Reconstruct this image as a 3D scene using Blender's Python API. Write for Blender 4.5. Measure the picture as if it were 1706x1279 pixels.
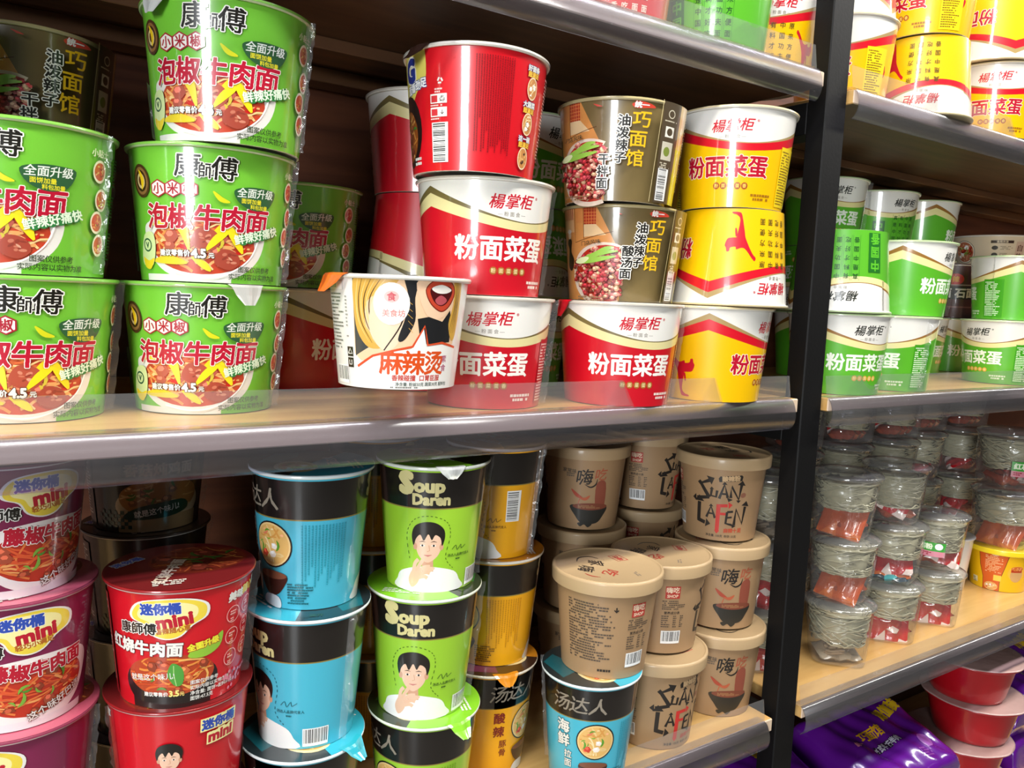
import bpy, math, random
import numpy as np
from mathutils import Vector, Matrix
from mathutils.geometry import tessellate_polygon

SC = bpy.context.scene
COL = SC.collection
for _o in list(bpy.data.objects):
    bpy.data.objects.remove(_o)

# ------------------------------------------------------------------ camera
# x runs along the shelf, y into the shelf, z up; the lens stands at (0, 0, EYE)
EYE = 1.40
cd = bpy.data.cameras.new('camera')
cam = bpy.data.objects.new('camera', cd)
COL.objects.link(cam)
R = ((0.83209206, -0.02270857, 0.55417248),
     (-0.55300609, -0.11054805, 0.82581075),
     (0.04250971, -0.99361132, -0.10454413))
cam.matrix_world = Matrix(((R[0][0], -R[0][1], -R[0][2], 0),
                           (R[1][0], -R[1][1], -R[1][2], 0),
                           (R[2][0], -R[2][1], -R[2][2], EYE),
                           (0, 0, 0, 1)))
cd.sensor_width = 36.0
cd.lens = 1330.0 / 1706.0 * 36.0
cd.clip_start = 0.02
SC.camera = cam

# ------------------------------------------------------------------ world, lamps, exposure
w = bpy.data.worlds.new('shop_air')
SC.world = w
w.use_nodes = True
bgn = w.node_tree.nodes['Background']
bgn.inputs[0].default_value = (1.0, 0.97, 0.93, 1)
bgn.inputs[1].default_value = 0.10

def area_lamp(name, loc, rot, sx, sy, watts, col=(1, .97, .92)):
    l = bpy.data.lights.new(name, 'AREA')
    l.shape = 'RECTANGLE'
    l.size, l.size_y, l.energy, l.color = sx, sy, watts, col
    o = bpy.data.objects.new(name, l)
    o.location, o.rotation_euler = loc, rot
    COL.objects.link(o)
    return o
# assumed LED battens in the ceiling above the aisle, running along the shelf
for k, x in enumerate((-2.3, -0.8, 0.7, 2.2, 3.7)):
    area_lamp('assumed_ceiling_lamp', (x, -0.02, 2.86), (0, 0, 0), 1.2, 0.16, 40)
    area_lamp('assumed_ceiling_lamp', (x + .7, -2.2, 2.86), (0, 0, 0), 1.2, 0.16, 2)
# added light behind left, assumed from the bright streaks on the cups
area_lamp('assumed_streak_light', (-3.05, -2.35, 1.70), (math.radians(90), 0, math.radians(-53)), 1.0, 1.5, 170, (0.93, 0.97, 1))
vs = SC.view_settings
vs.view_transform = 'Standard'
vs.look = 'None'
vs.gamma = 1
vs.use_curve_mapping = False
vs.exposure = 0.0
SC.cycles.max_bounces = 10
SC.cycles.transparent_max_bounces = 24
SC.cycles.transmission_bounces = 6
SC.cycles.glossy_bounces = 4
SC.cycles.diffuse_bounces = 3

# ------------------------------------------------------------------ colours and materials
def lin(h):
    if isinstance(h, str):
        h = h.lstrip('#')
        c = [int(h[i:i + 2], 16) / 255 for i in (0, 2, 4)]
    else:
        c = h
    return tuple((x / 12.92 if x <= .04045 else ((x + .055) / 1.055) ** 2.4) for x in c) + (1.0,)

def new_mat(name):
    m = bpy.data.materials.new(name)
    m.use_nodes = True
    nt = m.node_tree
    return m, nt, nt.nodes, nt.links, nt.nodes['Principled BSDF']

def noise_bump(nt, bsdf, scale, strength, dist, target='Normal', detail=2.0, distort=0.0):
    tc = nt.nodes.new('ShaderNodeTexCoord')
    n = nt.nodes.new('ShaderNodeTexNoise')
    n.inputs['Scale'].default_value = scale
    n.inputs['Detail'].default_value = detail
    n.inputs['Distortion'].default_value = distort
    b = nt.nodes.new('ShaderNodeBump')
    b.inputs['Strength'].default_value = strength
    b.inputs['Distance'].default_value = dist
    nt.links.new(tc.outputs['Object'], n.inputs['Vector'])
    nt.links.new(n.outputs['Fac'], b.inputs['Height'])
    nt.links.new(b.outputs['Normal'], bsdf.inputs[target])
    return n, b

def plain(name, col, rough=.5, metal=0, bump=None, coat=0, spec=.5):
    m, nt, N, L, p = new_mat(name)
    p.inputs['Base Color'].default_value = lin(col)
    p.inputs['Roughness'].default_value = rough
    p.inputs['Metallic'].default_value = metal
    p.inputs['Coat Weight'].default_value = coat
    p.inputs['Specular IOR Level'].default_value = spec
    if bump:
        noise_bump(nt, p, *bump)
    return m

def printed(name, rough, coat, coat_rough, film):
    """paper printed in the colours stored on its mesh, under clear film"""
    m, nt, N, L, p = new_mat(name)
    a = N.new('ShaderNodeVertexColor')
    a.layer_name = 'ink'
    tc = N.new('ShaderNodeTexCoord')
    n = N.new('ShaderNodeTexNoise')
    n.inputs['Scale'].default_value = 900
    mx = N.new('ShaderNodeMix')
    mx.data_type = 'RGBA'
    mx.blend_type = 'MULTIPLY'
    mx.inputs['Factor'].default_value = .10
    L.new(tc.outputs['Object'], n.inputs['Vector'])
    L.new(a.outputs['Color'], mx.inputs[6])
    L.new(n.outputs['Color'], mx.inputs[7])
    L.new(mx.outputs[2], p.inputs['Base Color'])
    p.inputs['Roughness'].default_value = rough
    p.inputs['Coat Weight'].default_value = coat
    p.inputs['Coat Roughness'].default_value = coat_rough
    if film:
        noise_bump(nt, p, 26, film, .0016, 'Coat Normal', 3.0, .8)
    return m

M_PRINT = printed('printed_paper_in_film', .34, .9, .09, .14)
M_BARE = printed('printed_coated_paper', .30, .6, .12, .03)
M_KRAFT = printed('printed_kraft_paper', .55, .25, .15, .10)
M_LID = printed('printed_lid_foil', .30, .7, .08, .25)

def clear_sheet(name, tint, gloss, rough, milk, bump=None):
    """thin clear plastic: mostly see-through, shiny, a little milky"""
    m, nt, N, L, p = new_mat(name)
    N.remove(p)
    out = N['Material Output']
    tr = N.new('ShaderNodeBsdfTransparent')
    tr.inputs[0].default_value = tint + (1,)
    gl = N.new('ShaderNodeBsdfGlossy')
    gl.inputs['Roughness'].default_value = rough
    df = N.new('ShaderNodeBsdfDiffuse')
    df.inputs[0].default_value = (.8, .8, .8, 1)
    # Schlick reflectance of a thin sheet, the same from either side
    geo = N.new('ShaderNodeNewGeometry')
    dt = N.new('ShaderNodeVectorMath')
    dt.operation = 'DOT_PRODUCT'
    L.new(geo.outputs['Incoming'], dt.inputs[0])
    nsrc = geo.outputs['Normal']
    def mop(op, *a):
        q = N.new('ShaderNodeMath')
        q.operation = op
        for i, x in enumerate(a):
            if isinstance(x, (int, float)):
                q.inputs[i].default_value = x
            else:
                L.new(x, q.inputs[i])
        return q.outputs[0]
    mth_out = mop('MULTIPLY_ADD', mop('POWER', mop('SUBTRACT', 1.0, mop('ABSOLUTE', dt.outputs['Value'])), 5.0), .80, gloss + .04)
    m1 = N.new('ShaderNodeMixShader')
    m1.inputs[0].default_value = milk
    m2 = N.new('ShaderNodeMixShader')
    L.new(tr.outputs[0], m1.inputs[1])
    L.new(df.outputs[0], m1.inputs[2])
    L.new(mth_out, m2.inputs[0])
    L.new(m1.outputs[0], m2.inputs[1])
    L.new(gl.outputs[0], m2.inputs[2])
    L.new(m2.outputs[0], out.inputs[0])
    if bump:
        tc = N.new('ShaderNodeTexCoord')
        n = N.new('ShaderNodeTexNoise')
        n.inputs['Scale'].default_value = bump[0]
        n.inputs['Detail'].default_value = 3
        n.inputs['Distortion'].default_value = 1.0
        b = N.new('ShaderNodeBump')
        b.inputs['Strength'].default_value = bump[1]
        b.inputs['Distance'].default_value = .004
        L.new(tc.outputs['Object'], n.inputs['Vector'])
        L.new(n.outputs['Fac'], b.inputs['Height'])
        L.new(b.outputs[0], gl.inputs['Normal'])
        nsrc = b.outputs[0]
    L.new(nsrc, dt.inputs[1])
    return m

M_CLEAR = clear_sheet('clear_plastic_tub', (.985, .99, .985), .02, .06, .05, (38, 1.0))
M_TUBLID = clear_sheet('clear_tub_lid', (.96, .97, .97), .09, .12, .10, (24, .5))
M_RAIL = clear_sheet('clear_price_rail', (.82, .82, .90), .06, .22, .022)
M_FLAP = clear_sheet('clear_rail_flap', (.95, .95, .95), .01, .14, .05)
M_FILM = clear_sheet('shrink_film', (.96, .96, .96), .015, .10, .07, (90, .7))

def wood(name, c1, c2, rough, axis_scale=(1.2, 14, 14), coat=0.0):
    m, nt, N, L, p = new_mat(name)
    tc = N.new('ShaderNodeTexCoord')
    mp = N.new('ShaderNodeMapping')
    mp.inputs['Scale'].default_value = axis_scale
    n = N.new('ShaderNodeTexNoise')
    n.inputs['Scale'].default_value = 3.5
    n.inputs['Detail'].default_value = 6
    n.inputs['Distortion'].default_value = .6
    r = N.new('ShaderNodeValToRGB')
    r.color_ramp.elements[0].color = lin(c1)
    r.color_ramp.elements[1].color = lin(c2)
    r.color_ramp.elements[0].position = .3
    r.color_ramp.elements[1].position = .7
    L.new(tc.outputs['Object'], mp.inputs[0])
    L.new(mp.outputs[0], n.inputs['Vector'])
    L.new(n.outputs['Fac'], r.inputs[0])
    L.new(r.outputs[0], p.inputs['Base Color'])
    p.inputs['Roughness'].default_value = rough
    p.inputs['Coat Weight'].default_value = coat
    p.inputs['Coat Roughness'].default_value = .15
    return m

M_UNDER = wood('shelf_underside_shade', '#4e3522', '#654630', .5)  # shade beneath the boards, put into a darker wood colour
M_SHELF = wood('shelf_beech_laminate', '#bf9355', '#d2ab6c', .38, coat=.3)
M_BACK = wood('back_panel_red_wood', '#4a281a', '#683c26', .5)
M_BATTEN = wood('batten_wood', '#5c3f29', '#755034', .5)
M_EDGE = plain('pale_edge_banding', '#cbb59c', .45, 0, (200, .05, .001))
M_POST = plain('black_powder_coat', '#0a0a0b', .55, 0, (240, .12, .001), 0, .22)
M_FLOOR = plain('floor_tile', '#6a645c', .3, 0, (3, .05, .002))
M_WALL = plain('painted_wall', '#4a4642', .8, 0, (60, .1, .001))
M_CEIL = plain('ceiling_panel', '#6a6864', .8, 0, (60, .1, .001))
M_VERM = plain('dried_vermicelli', '#9a957c', .35, 0, (300, .3, .001), .3)
M_MUSH = plain('dried_garnish', '#7c6a54', .6, 0, (120, .5, .002))

# ------------------------------------------------------------------ object helpers
def link(name, mesh, mat=None, parent=None):
    o = bpy.data.objects.new(name, mesh)
    COL.objects.link(o)
    if mat is not None and not mesh.materials:
        mesh.materials.append(mat)
    if parent is not None:
        o.parent = parent
    return o

def empty(name, loc=(0, 0, 0)):
    o = bpy.data.objects.new(name, None)
    o.empty_display_size = .02
    o.location = loc
    COL.objects.link(o)
    return o

def tag(o, label=None, cat=None, group=None, kind=None):
    if label: o['label'] = label
    if cat: o['category'] = cat
    if group: o['group'] = group
    if kind: o['kind'] = kind
    return o

def copy_tree(o, parent=None):
    c = o.copy()
    COL.objects.link(c)
    if parent is not None:
        c.parent = parent
    for ch in [x for x in KIDS.get(o.name, [])]:
        copy_tree(ch, c)
    return c
KIDS = {}
def kid(parent, o):
    o.parent = parent
    KIDS.setdefault(parent.name, []).append(o)
    return o

def mesh_from(name, verts, faces, smooth=False):
    me = bpy.data.meshes.new(name)
    me.from_pydata(verts, [], faces)
    if smooth:
        me.polygons.foreach_set('use_smooth', [True] * len(me.polygons))
    me.update()
    return me

def box_geo(x0, x1, y0, y1, z0, z1, V, F, bev=0.0):
    b = bev
    i = len(V)
    if b <= 0:
        V += [(x0, y0, z0), (x1, y0, z0), (x1, y1, z0), (x0, y1, z0), (x0, y0, z1), (x1, y0, z1), (x1, y1, z1), (x0, y1, z1)]
        F += [[i + a for a in f] for f in ((0, 3, 2, 1), (4, 5, 6, 7), (0, 1, 5, 4), (1, 2, 6, 5), (2, 3, 7, 6), (3, 0, 4, 7))]
    else:
        ring = lambda e, z: [(x0 + e, y0, z), (x1 - e, y0, z), (x1, y0 + e, z), (x1, y1 - e, z), (x1 - e, y1, z), (x0 + e, y1, z), (x0, y1 - e, z), (x0, y0 + e, z)]
        def inner(z):
            return [(x0 + b, y0 + b, z)] * 0 + [(x0 + b * 1.2, y0 + b, z), (x1 - b * 1.2, y0 + b, z), (x1 - b, y0 + b * 1.2, z), (x1 - b, y1 - b * 1.2, z), (x1 - b * 1.2, y1 - b, z), (x0 + b * 1.2, y1 - b, z), (x0 + b, y1 - b * 1.2, z), (x0 + b, y0 + b * 1.2, z)]
        V += inner(z0) + ring(b, z0 + b) + ring(b, z1 - b) + inner(z1)
        for k in range(3):
            for j in range(8):
                a = i + k * 8 + j
                c = i + k * 8 + (j + 1) % 8
                F.append([a, c, c + 8, a + 8])
        F.append([i + 7 - j for j in range(8)])
        F.append([i + 24 + j for j in range(8)])

def box(name, x0, x1, y0, y1, z0, z1, mat, parent=None, bev=0.0):
    V, F = [], []
    box_geo(x0, x1, y0, y1, z0, z1, V, F, bev)
    return link(name, mesh_from(name, V, F), mat, parent)

def extrude_x(name, prof, x0, x1, mat, parent=None, smooth=True, nx=1):
    """closed (y, z) profile drawn out along x"""
    n = len(prof)
    V, F = [], []
    for k in range(nx + 1):
        x = x0 + (x1 - x0) * k / nx
        V += [(x, p[0], p[1]) for p in prof]
    for k in range(nx):
        for j in range(n):
            a, b = k * n + j, k * n + (j + 1) % n
            F.append([a, b, b + n, a + n])
    F.append(list(range(n))[::-1])
    F.append([nx * n + j for j in range(n)])
    o = link(name, mesh_from(name, V, F), mat, parent)
    if smooth:
        for p in o.data.polygons:
            p.use_smooth = len(p.vertices) == 4
    return o
# ------------------------------------------------------------------ flat artwork for labels, in millimetres
STEP = 0.009      # each printed layer lies this many mm over the one before

_glyphs = {}
def glyphs(s, bold, shear):
    key = (s, round(bold, 4), shear)
    if key not in _glyphs:
        c = bpy.data.curves.new('lettering', 'FONT')
        c.body = s
        c.size = 1.0
        c.resolution_u = 2
        c.offset = bold
        c.shear = shear
        o = bpy.data.objects.new('lettering', c)
        COL.objects.link(o)
        dg = bpy.context.evaluated_depsgraph_get()
        me = bpy.data.meshes.new_from_object(o.evaluated_get(dg))
        vs_ = [(v.co.x, v.co.y) for v in me.vertices]
        tr = []
        for p in me.polygons:
            q = list(p.vertices)
            for i in range(1, len(q) - 1):
                tr.append((vs_[q[0]], vs_[q[i]], vs_[q[i + 1]]))
        bpy.data.objects.remove(o)
        bpy.data.meshes.remove(me)
        bpy.data.curves.remove(c)
        xs = [p[0] for t in tr for p in t] or [0]
        ys = [p[1] for t in tr for p in t] or [0]
        _glyphs[key] = (tr, min(xs), max(xs), min(ys), max(ys))
    return _glyphs[key]

def smooth_loop(pts, n=5, closed=True):
    out = []
    m = len(pts)
    for i in range(m if closed else m - 1):
        g = lambda k: pts[k % m] if closed else pts[max(0, min(m - 1, k))]
        p0, p1, p2, p3 = g(i - 1), g(i), g(i + 1), g(i + 2)
        for j in range(n):
            t = j / n
            out.append(tuple(.5 * (2 * p1[d] + (p2[d] - p0[d]) * t + (2 * p0[d] - 5 * p1[d] + 4 * p2[d] - p3[d]) * t * t
                                   + (3 * p1[d] - p0[d] - 3 * p2[d] + p3[d]) * t ** 3) for d in (0, 1)))
    if not closed:
        out.append(pts[-1])
    return out

RES = 76.0            # cells per em when lettering is thickened
_heavy = {}
def heavy(txt, b, shear):
    """regular letterforms thickened by b em on every side, as non-overlapping boxes"""
    key = (txt, round(b, 3), shear)
    if key in _heavy:
        return _heavy[key]
    tr, x0, x1, y0, y1 = glyphs(txt, 0.0, shear)
    ox, oy = x0 - .14, y0 - .14
    W, H = int((x1 - x0 + .28) * RES) + 2, int((y1 - y0 + .28) * RES) + 2
    g = np.zeros((H, W), bool)
    for t in tr:
        P = [((p[0] - ox) * RES, (p[1] - oy) * RES) for p in t]
        a0, a1 = max(0, int(min(p[0] for p in P) - .5)), min(W, int(max(p[0] for p in P) + 1.5))
        b0, b1 = max(0, int(min(p[1] for p in P) - .5)), min(H, int(max(p[1] for p in P) + 1.5))
        X, Y = np.meshgrid(np.arange(a0, a1) + .5, np.arange(b0, b1) + .5)
        e = [(P[(i + 1) % 3][0] - P[i][0]) * (Y - P[i][1]) - (P[(i + 1) % 3][1] - P[i][1]) * (X - P[i][0]) for i in range(3)]
        g[b0:b1, a0:a1] |= ((e[0] >= 0) & (e[1] >= 0) & (e[2] >= 0)) | ((e[0] <= 0) & (e[1] <= 0) & (e[2] <= 0))
    r = b * RES
    R_ = int(math.ceil(r))
    d = g.copy()
    for dy in range(-R_, R_ + 1):
        for dx in range(-R_, R_ + 1):
            if (dx or dy) and dx * dx + dy * dy <= (r + .25) ** 2:
                ys, xs = slice(max(0, dy), H + min(0, dy)), slice(max(0, dx), W + min(0, dx))
                yo, xo = slice(max(0, -dy), H + min(0, -dy)), slice(max(0, -dx), W + min(0, -dx))
                d[ys, xs] |= g[yo, xo]
    out, live = [], {}
    for y in range(H + 1):
        runs = {}
        if y < H:
            row = np.flatnonzero(np.diff(np.concatenate(([0], d[y].astype(np.int8), [0]))))
            for a, c in zip(row[::2], row[1::2]):
                runs[(int(a), int(c))] = live.get((int(a), int(c)), y)
        for k, ys in live.items():
            if k not in runs:
                q = [(k[0] / RES + ox, ys / RES + oy), (k[1] / RES + ox, ys / RES + oy), (k[1] / RES + ox, y / RES + oy), (k[0] / RES + ox, y / RES + oy)]
                out += [(q[0], q[1], q[2]), (q[0], q[2], q[3])]
        live = runs
    _heavy[key] = out
    return out

class Art:
    def __init__(s):
        s.t = []          # (tri, colour, layer)
        s.k = 0
        s.clip = None
    def add(s, tris, col):
        c = lin(col)
        s.k += 1
        for t in tris:
            if s.clip is None or all(s.clip(p) for p in t):
                s.t.append((t, c, s.k))
    def poly(s, pts, col):
        tri = tessellate_polygon([[Vector((p[0], p[1], 0)) for p in pts]])
        s.add([tuple(pts[i] for i in t) for t in tri], col)
    def rect(s, u0, u1, v0, v1, col):
        s.add([((u0, v0), (u1, v0), (u1, v1)), ((u0, v0), (u1, v1), (u0, v1))], col)
    def band(s, lo, hi, u0, u1, col, n=60):
        tr = []
        for i in range(n):
            a, b = u0 + (u1 - u0) * i / n, u0 + (u1 - u0) * (i + 1) / n
            A, B, Cc, D = (a, lo(a)), (b, lo(b)), (b, hi(b)), (a, hi(a))
            tr += [(A, B, Cc), (A, Cc, D)]
        s.add(tr, col)
    def ell(s, u, v, ru, rv, col, rot=0, n=22, a0=0, a1=360):
        c, q = math.cos(math.radians(rot)), math.sin(math.radians(rot))
        P = []
        for i in range(n + 1):
            t = math.radians(a0 + (a1 - a0) * i / n)
            x, y = ru * math.cos(t), rv * math.sin(t)
            P.append((u + x * c - y * q, v + x * q + y * c))
        s.add([((u, v), P[i], P[i + 1]) for i in range(n)], col)
    def ring(s, u, v, r, wd, col, n=24):
        s.stroke([(u + r * math.cos(2 * math.pi * i / n), v + r * math.sin(2 * math.pi * i / n)) for i in range(n + 1)], wd, col)
    def blob(s, pts, col, n=4):
        s.poly(smooth_loop(pts, n), col)
    def stroke(s, pts, wd, col, taper=False, curve=False):
        if curve:
            pts = smooth_loop(pts, 5, False)
        m = len(pts)
        L, Rr = [], []
        for i, p in enumerate(pts):
            a, b = pts[max(0, i - 1)], pts[min(m - 1, i + 1)]
            d = math.hypot(b[0] - a[0], b[1] - a[1]) or 1
            nx, ny = -(b[1] - a[1]) / d, (b[0] - a[0]) / d
            h = wd / 2
            if taper:
                h *= .18 + .82 * math.sin(math.pi * min(.97, max(.03, i / (m - 1))))
            L.append((p[0] + nx * h, p[1] + ny * h))
            Rr.append((p[0] - nx * h, p[1] - ny * h))
        tr = []
        for i in range(m - 1):
            tr += [(L[i], Rr[i], Rr[i + 1]), (L[i], Rr[i + 1], L[i + 1])]
        s.add(tr, col)
    def text(s, txt, u, v, size, col, bold=.02, out=None, ow=.05, rot=0, sx=1, shear=0, align='c', gap=None):
        """size = height of a full character in mm; (u, v) = middle of the line"""
        def lay(b, c):
            tr, x0, x1, y0, y1 = glyphs(txt, 0.0, shear)
            ox = {'c': (x0 + x1) / 2, 'l': x0, 'r': x1}[align]
            oy = .36
            cs, sn = math.cos(math.radians(rot)), math.sin(math.radians(rot))
            k = size / .93
            if b > .006:
                tr = heavy(txt, b, shear)
            def f(p):
                x, y = (p[0] - ox) * k * sx, (p[1] - oy) * k
                return (u + x * cs - y * sn, v + x * sn + y * cs)
            s.add([(f(t[0]), f(t[1]), f(t[2])) for t in tr], c)
        if out:
            lay(bold + ow, out)
        lay(bold, col)
    def vtext(s, txt, u, v, size, col, pitch=None, du=0, **kw):
        """characters one under another, the first centred on (u, v)"""
        pitch = pitch or size * 1.08
        for i, ch in enumerate(txt):
            s.text(ch, u + du * i, v - pitch * i, size, col, **kw)
    def spread(s, txt, u, v, size, pitch, col, dv=0, **kw):
        for i, ch in enumerate(txt):
            s.text(ch, u + pitch * (i - (len(txt) - 1) / 2), v + dv * i, size, col, **kw)
    def fine(s, u0, v0, wd, rows, rowh, col, seed=1, fill=.6, ragged=True):
        """small print: rows of tiny characters too small to read"""
        rnd = random.Random(seed)
        tr = []
        for r in range(rows):
            v = v0 - r * rowh
            u = u0
            end = u0 + wd * (rnd.uniform(.55, 1) if ragged else 1)
            while u < end:
                q = rnd.uniform(.5, 1.1) * rowh
                if rnd.random() < .86:
                    a, b, c, d = u, min(u + q, end), v, v + rowh * fill
                    tr += [((a, c), (b, c), (b, d)), ((a, c), (b, d), (a, d))]
                u += q + rowh * .16
        s.add(tr, col)
    def barcode(s, u, v, wd, ht, seed=3, vert=False):
        s.rect(u, u + wd, v, v + ht, '#f4f4f2')
        rnd = random.Random(seed)
        tr = []
        x = 1.2
        ln = (ht if vert else wd)
        while x < ln - 1.2:
            q = rnd.choice((.35, .35, .7, 1.0))
            if vert:
                a, b, c, d = u + 1, u + wd - 3, v + x, v + x + q
            else:
                a, b, c, d = u + x, u + x + q, v + 3, v + ht - 1
            tr += [((a, c), (b, c), (b, d)), ((a, c), (b, d), (a, d))]
            x += q + rnd.choice((.4, .5, .9))
        s.add(tr, '#111111')
    def food(s, cx, cy, rx, ry, seed, soup, noodles, chunks, greens=(), nn=26, nc=10, ng=6, cw=1.0, cs=1.0, peppers=()):
        rnd = random.Random(seed)
        s.ell(cx, cy, rx, ry, soup, n=32)
        old = s.clip
        s.clip = lambda p: ((p[0] - cx) / rx) ** 2 + ((p[1] - cy) / ry) ** 2 < .98 and (old is None or old(p))
        for i in range(nn):
            a, q = rnd.uniform(0, 6.28), rnd.uniform(0, .9) ** .6
            x, y = cx + rx * q * math.cos(a), cy + ry * q * math.sin(a)
            h = rnd.uniform(-.7, .7) + rnd.choice((0, math.pi))
            pts = [(x, y)]
            for _ in range(7):
                h += rnd.uniform(-.45, .45)
                x += rx * .13 * math.cos(h)
                y += ry * .20 * math.sin(h)
                pts.append((x, y))
            s.stroke(pts, rnd.uniform(1.1, 2.0) * cw, rnd.choice(noodles))
        for i in range(nc):
            a, q = rnd.uniform(0, 6.28), rnd.uniform(0, .85) ** .6
            x, y = cx + rx * q * math.cos(a), cy + ry * q * math.sin(a)
            r = rnd.uniform(.10, .2) * ry * 1.6 * cs
            n = rnd.choice((5, 6))
            P = [(x + r * rnd.uniform(.8, 1.25) * math.cos(6.28 * j / n), y + r * .85 * rnd.uniform(.8, 1.2) * math.sin(6.28 * j / n)) for j in range(n)]
            c = rnd.choice(chunks)
            s.poly(P, c)
            d = [min(1, (int(c[1 + 2 * j:3 + 2 * j], 16) / 255) * 1.35 + .06) for j in range(3)]
            s.poly([((p[0] - x) * .5 + x - r * .15, (p[1] - y) * .45 + y + r * .28) for p in P], d)
        for i in range(ng if greens else 0):
            a, q = rnd.uniform(0, 6.28), rnd.uniform(.1, .8)
            x, y = cx + rx * q * math.cos(a), cy + ry * q * math.sin(a)
            h = rnd.uniform(0, 6.28)
            ln = ry * rnd.uniform(.12, .3)
            s.stroke([(x + ln * t * math.cos(h + t * .4), y + ln * t * math.sin(h + t * .4)) for t in (-1, -.5, 0, .5, 1)], ln * .5, rnd.choice(greens), True)
        s.clip = old
        for pts, wd, c in peppers:
            s.stroke([(cx + p[0], cy + p[1]) for p in pts], wd, c, True, True)

def slice_tri(t, wstep):
    """cut one triangle along the lines u = k * wstep"""
    lo = min(p[0] for p in t)
    hi = max(p[0] for p in t)
    k0, k1 = math.floor(lo / wstep + 1e-9), math.ceil(hi / wstep - 1e-9)
    if k1 - k0 <= 1:
        return [t]
    out = []
    for k in range(k0, k1):
        P = list(t)
        for side, x in ((1, k * wstep), (-1, (k + 1) * wstep)):
            Q = []
            for i in range(len(P)):
                a, b = P[i], P[(i + 1) % len(P)]
                ia, ib = side * (a[0] - x) >= -1e-9, side * (b[0] - x) >= -1e-9
                if ia:
                    Q.append(a)
                if ia != ib:
                    f = (x - a[0]) / (b[0] - a[0])
                    Q.append((x, a[1] + (b[1] - a[1]) * f))
            P = Q
            if len(P) < 3:
                break
        if len(P) >= 3:
            out.append(tuple(P))
    return out

SEG = 96
class Solid:
    """gathers coloured polygons with their own shading normals"""
    def __init__(s):
        s.v, s.n, s.f, s.c = [], [], [], []
    def face(s, pts, nrm, col):
        i = len(s.v)
        s.v += pts
        s.n += nrm
        s.f.append(list(range(i, i + len(pts))))
        s.c.append(col)
    def lathe(s, prof, col, seg=SEG, flip=False):
        """prof = [(r, z, nr, nz)...]: one shell turned round z"""
        c = lin(col) if isinstance(col, str) else col
        cs = [(math.sin(2 * math.pi * k / seg), -math.cos(2 * math.pi * k / seg)) for k in range(seg)]
        for a, b in zip(prof[:-1], prof[1:]):
            for k in range(seg):
                p, q = cs[k], cs[(k + 1) % seg]
                P = [(a[0] * p[0], a[0] * p[1], a[1]), (a[0] * q[0], a[0] * q[1], a[1]), (b[0] * q[0], b[0] * q[1], b[1]), (b[0] * p[0], b[0] * p[1], b[1])]
                Nn = [(a[2] * p[0], a[2] * p[1], a[3]), (a[2] * q[0], a[2] * q[1], a[3]), (b[2] * q[0], b[2] * q[1], b[3]), (b[2] * p[0], b[2] * p[1], b[3])]
                if a[0] < 1e-7:
                    P, Nn = [P[0], P[2], P[3]], [Nn[0], Nn[2], Nn[3]]
                elif b[0] < 1e-7:
                    P, Nn = P[:3], Nn[:3]
                s.face(P, Nn, c)
    def wrap(s, art, prof, rm, u_off=0.0, seg=SEG):
        """lay flat artwork on a turned wall; prof(v) -> (radius mm, nr, nz)"""
        ws = 2 * math.pi * rm / seg
        for t, c, k in art.t:
            for P in slice_tri(tuple((p[0] + u_off, p[1]) for p in t), ws):
                pts, nn = [], []
                area = sum(P[i][0] * P[(i + 1) % len(P)][1] - P[(i + 1) % len(P)][0] * P[i][1] for i in range(len(P)))
                if abs(area) < 1e-7:
                    continue
                if area < 0:
                    P = P[::-1]
                for u, v in P:
                    r, nr, nz = prof(v)
                    # keep points on the flat facet they belong to
                    kk = math.floor(sum(p[0] for p in P) / len(P) / ws)
                    f = u / ws - kk
                    a0, a1 = 2 * math.pi * kk / seg, 2 * math.pi * (kk + 1) / seg
                    rr = (r + k * STEP) / 1000
                    x = rr * (math.sin(a0) * (1 - f) + math.sin(a1) * f)
                    y = -rr * (math.cos(a0) * (1 - f) + math.cos(a1) * f)
                    an = u / rm
                    pts.append((x, y, v / 1000))
                    nn.append((nr * math.sin(an), -nr * math.cos(an), nz))
                s.face(pts, nn, c)
    def flat(s, art, z, rmax=None):
        """artwork on a level lid, seen from above; art u, v -> x, y"""
        for t, c, k in art.t:
            P = list(t)
            area = sum(P[i][0] * P[(i + 1) % 3][1] - P[(i + 1) % 3][0] * P[i][1] for i in range(3))
            if area < 0:
                P = P[::-1]
            s.face([(p[0] / 1000, p[1] / 1000, z + k * STEP / 1000) for p in P], [(0, 0, 1)] * 3, c)
    def mesh(s, name, mat):
        me = bpy.data.meshes.new(name)
        me.from_pydata(s.v, [], s.f)
        me.polygons.foreach_set('use_smooth', [True] * len(s.f))
        at = me.color_attributes.new('ink', 'FLOAT_COLOR', 'CORNER')
        buf = []
        for f, c in zip(s.f, s.c):
            buf += list(c) * len(f)
        at.data.foreach_set('color', buf)
        me.update()
        me.normals_split_custom_set_from_vertices([Vector(n).normalized() for n in s.n])
        me.materials.append(mat)
        return me
# ------------------------------------------------------------------ label designs (u along the wall, v up, mm)
W_ = '#e6e4dd'

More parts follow.
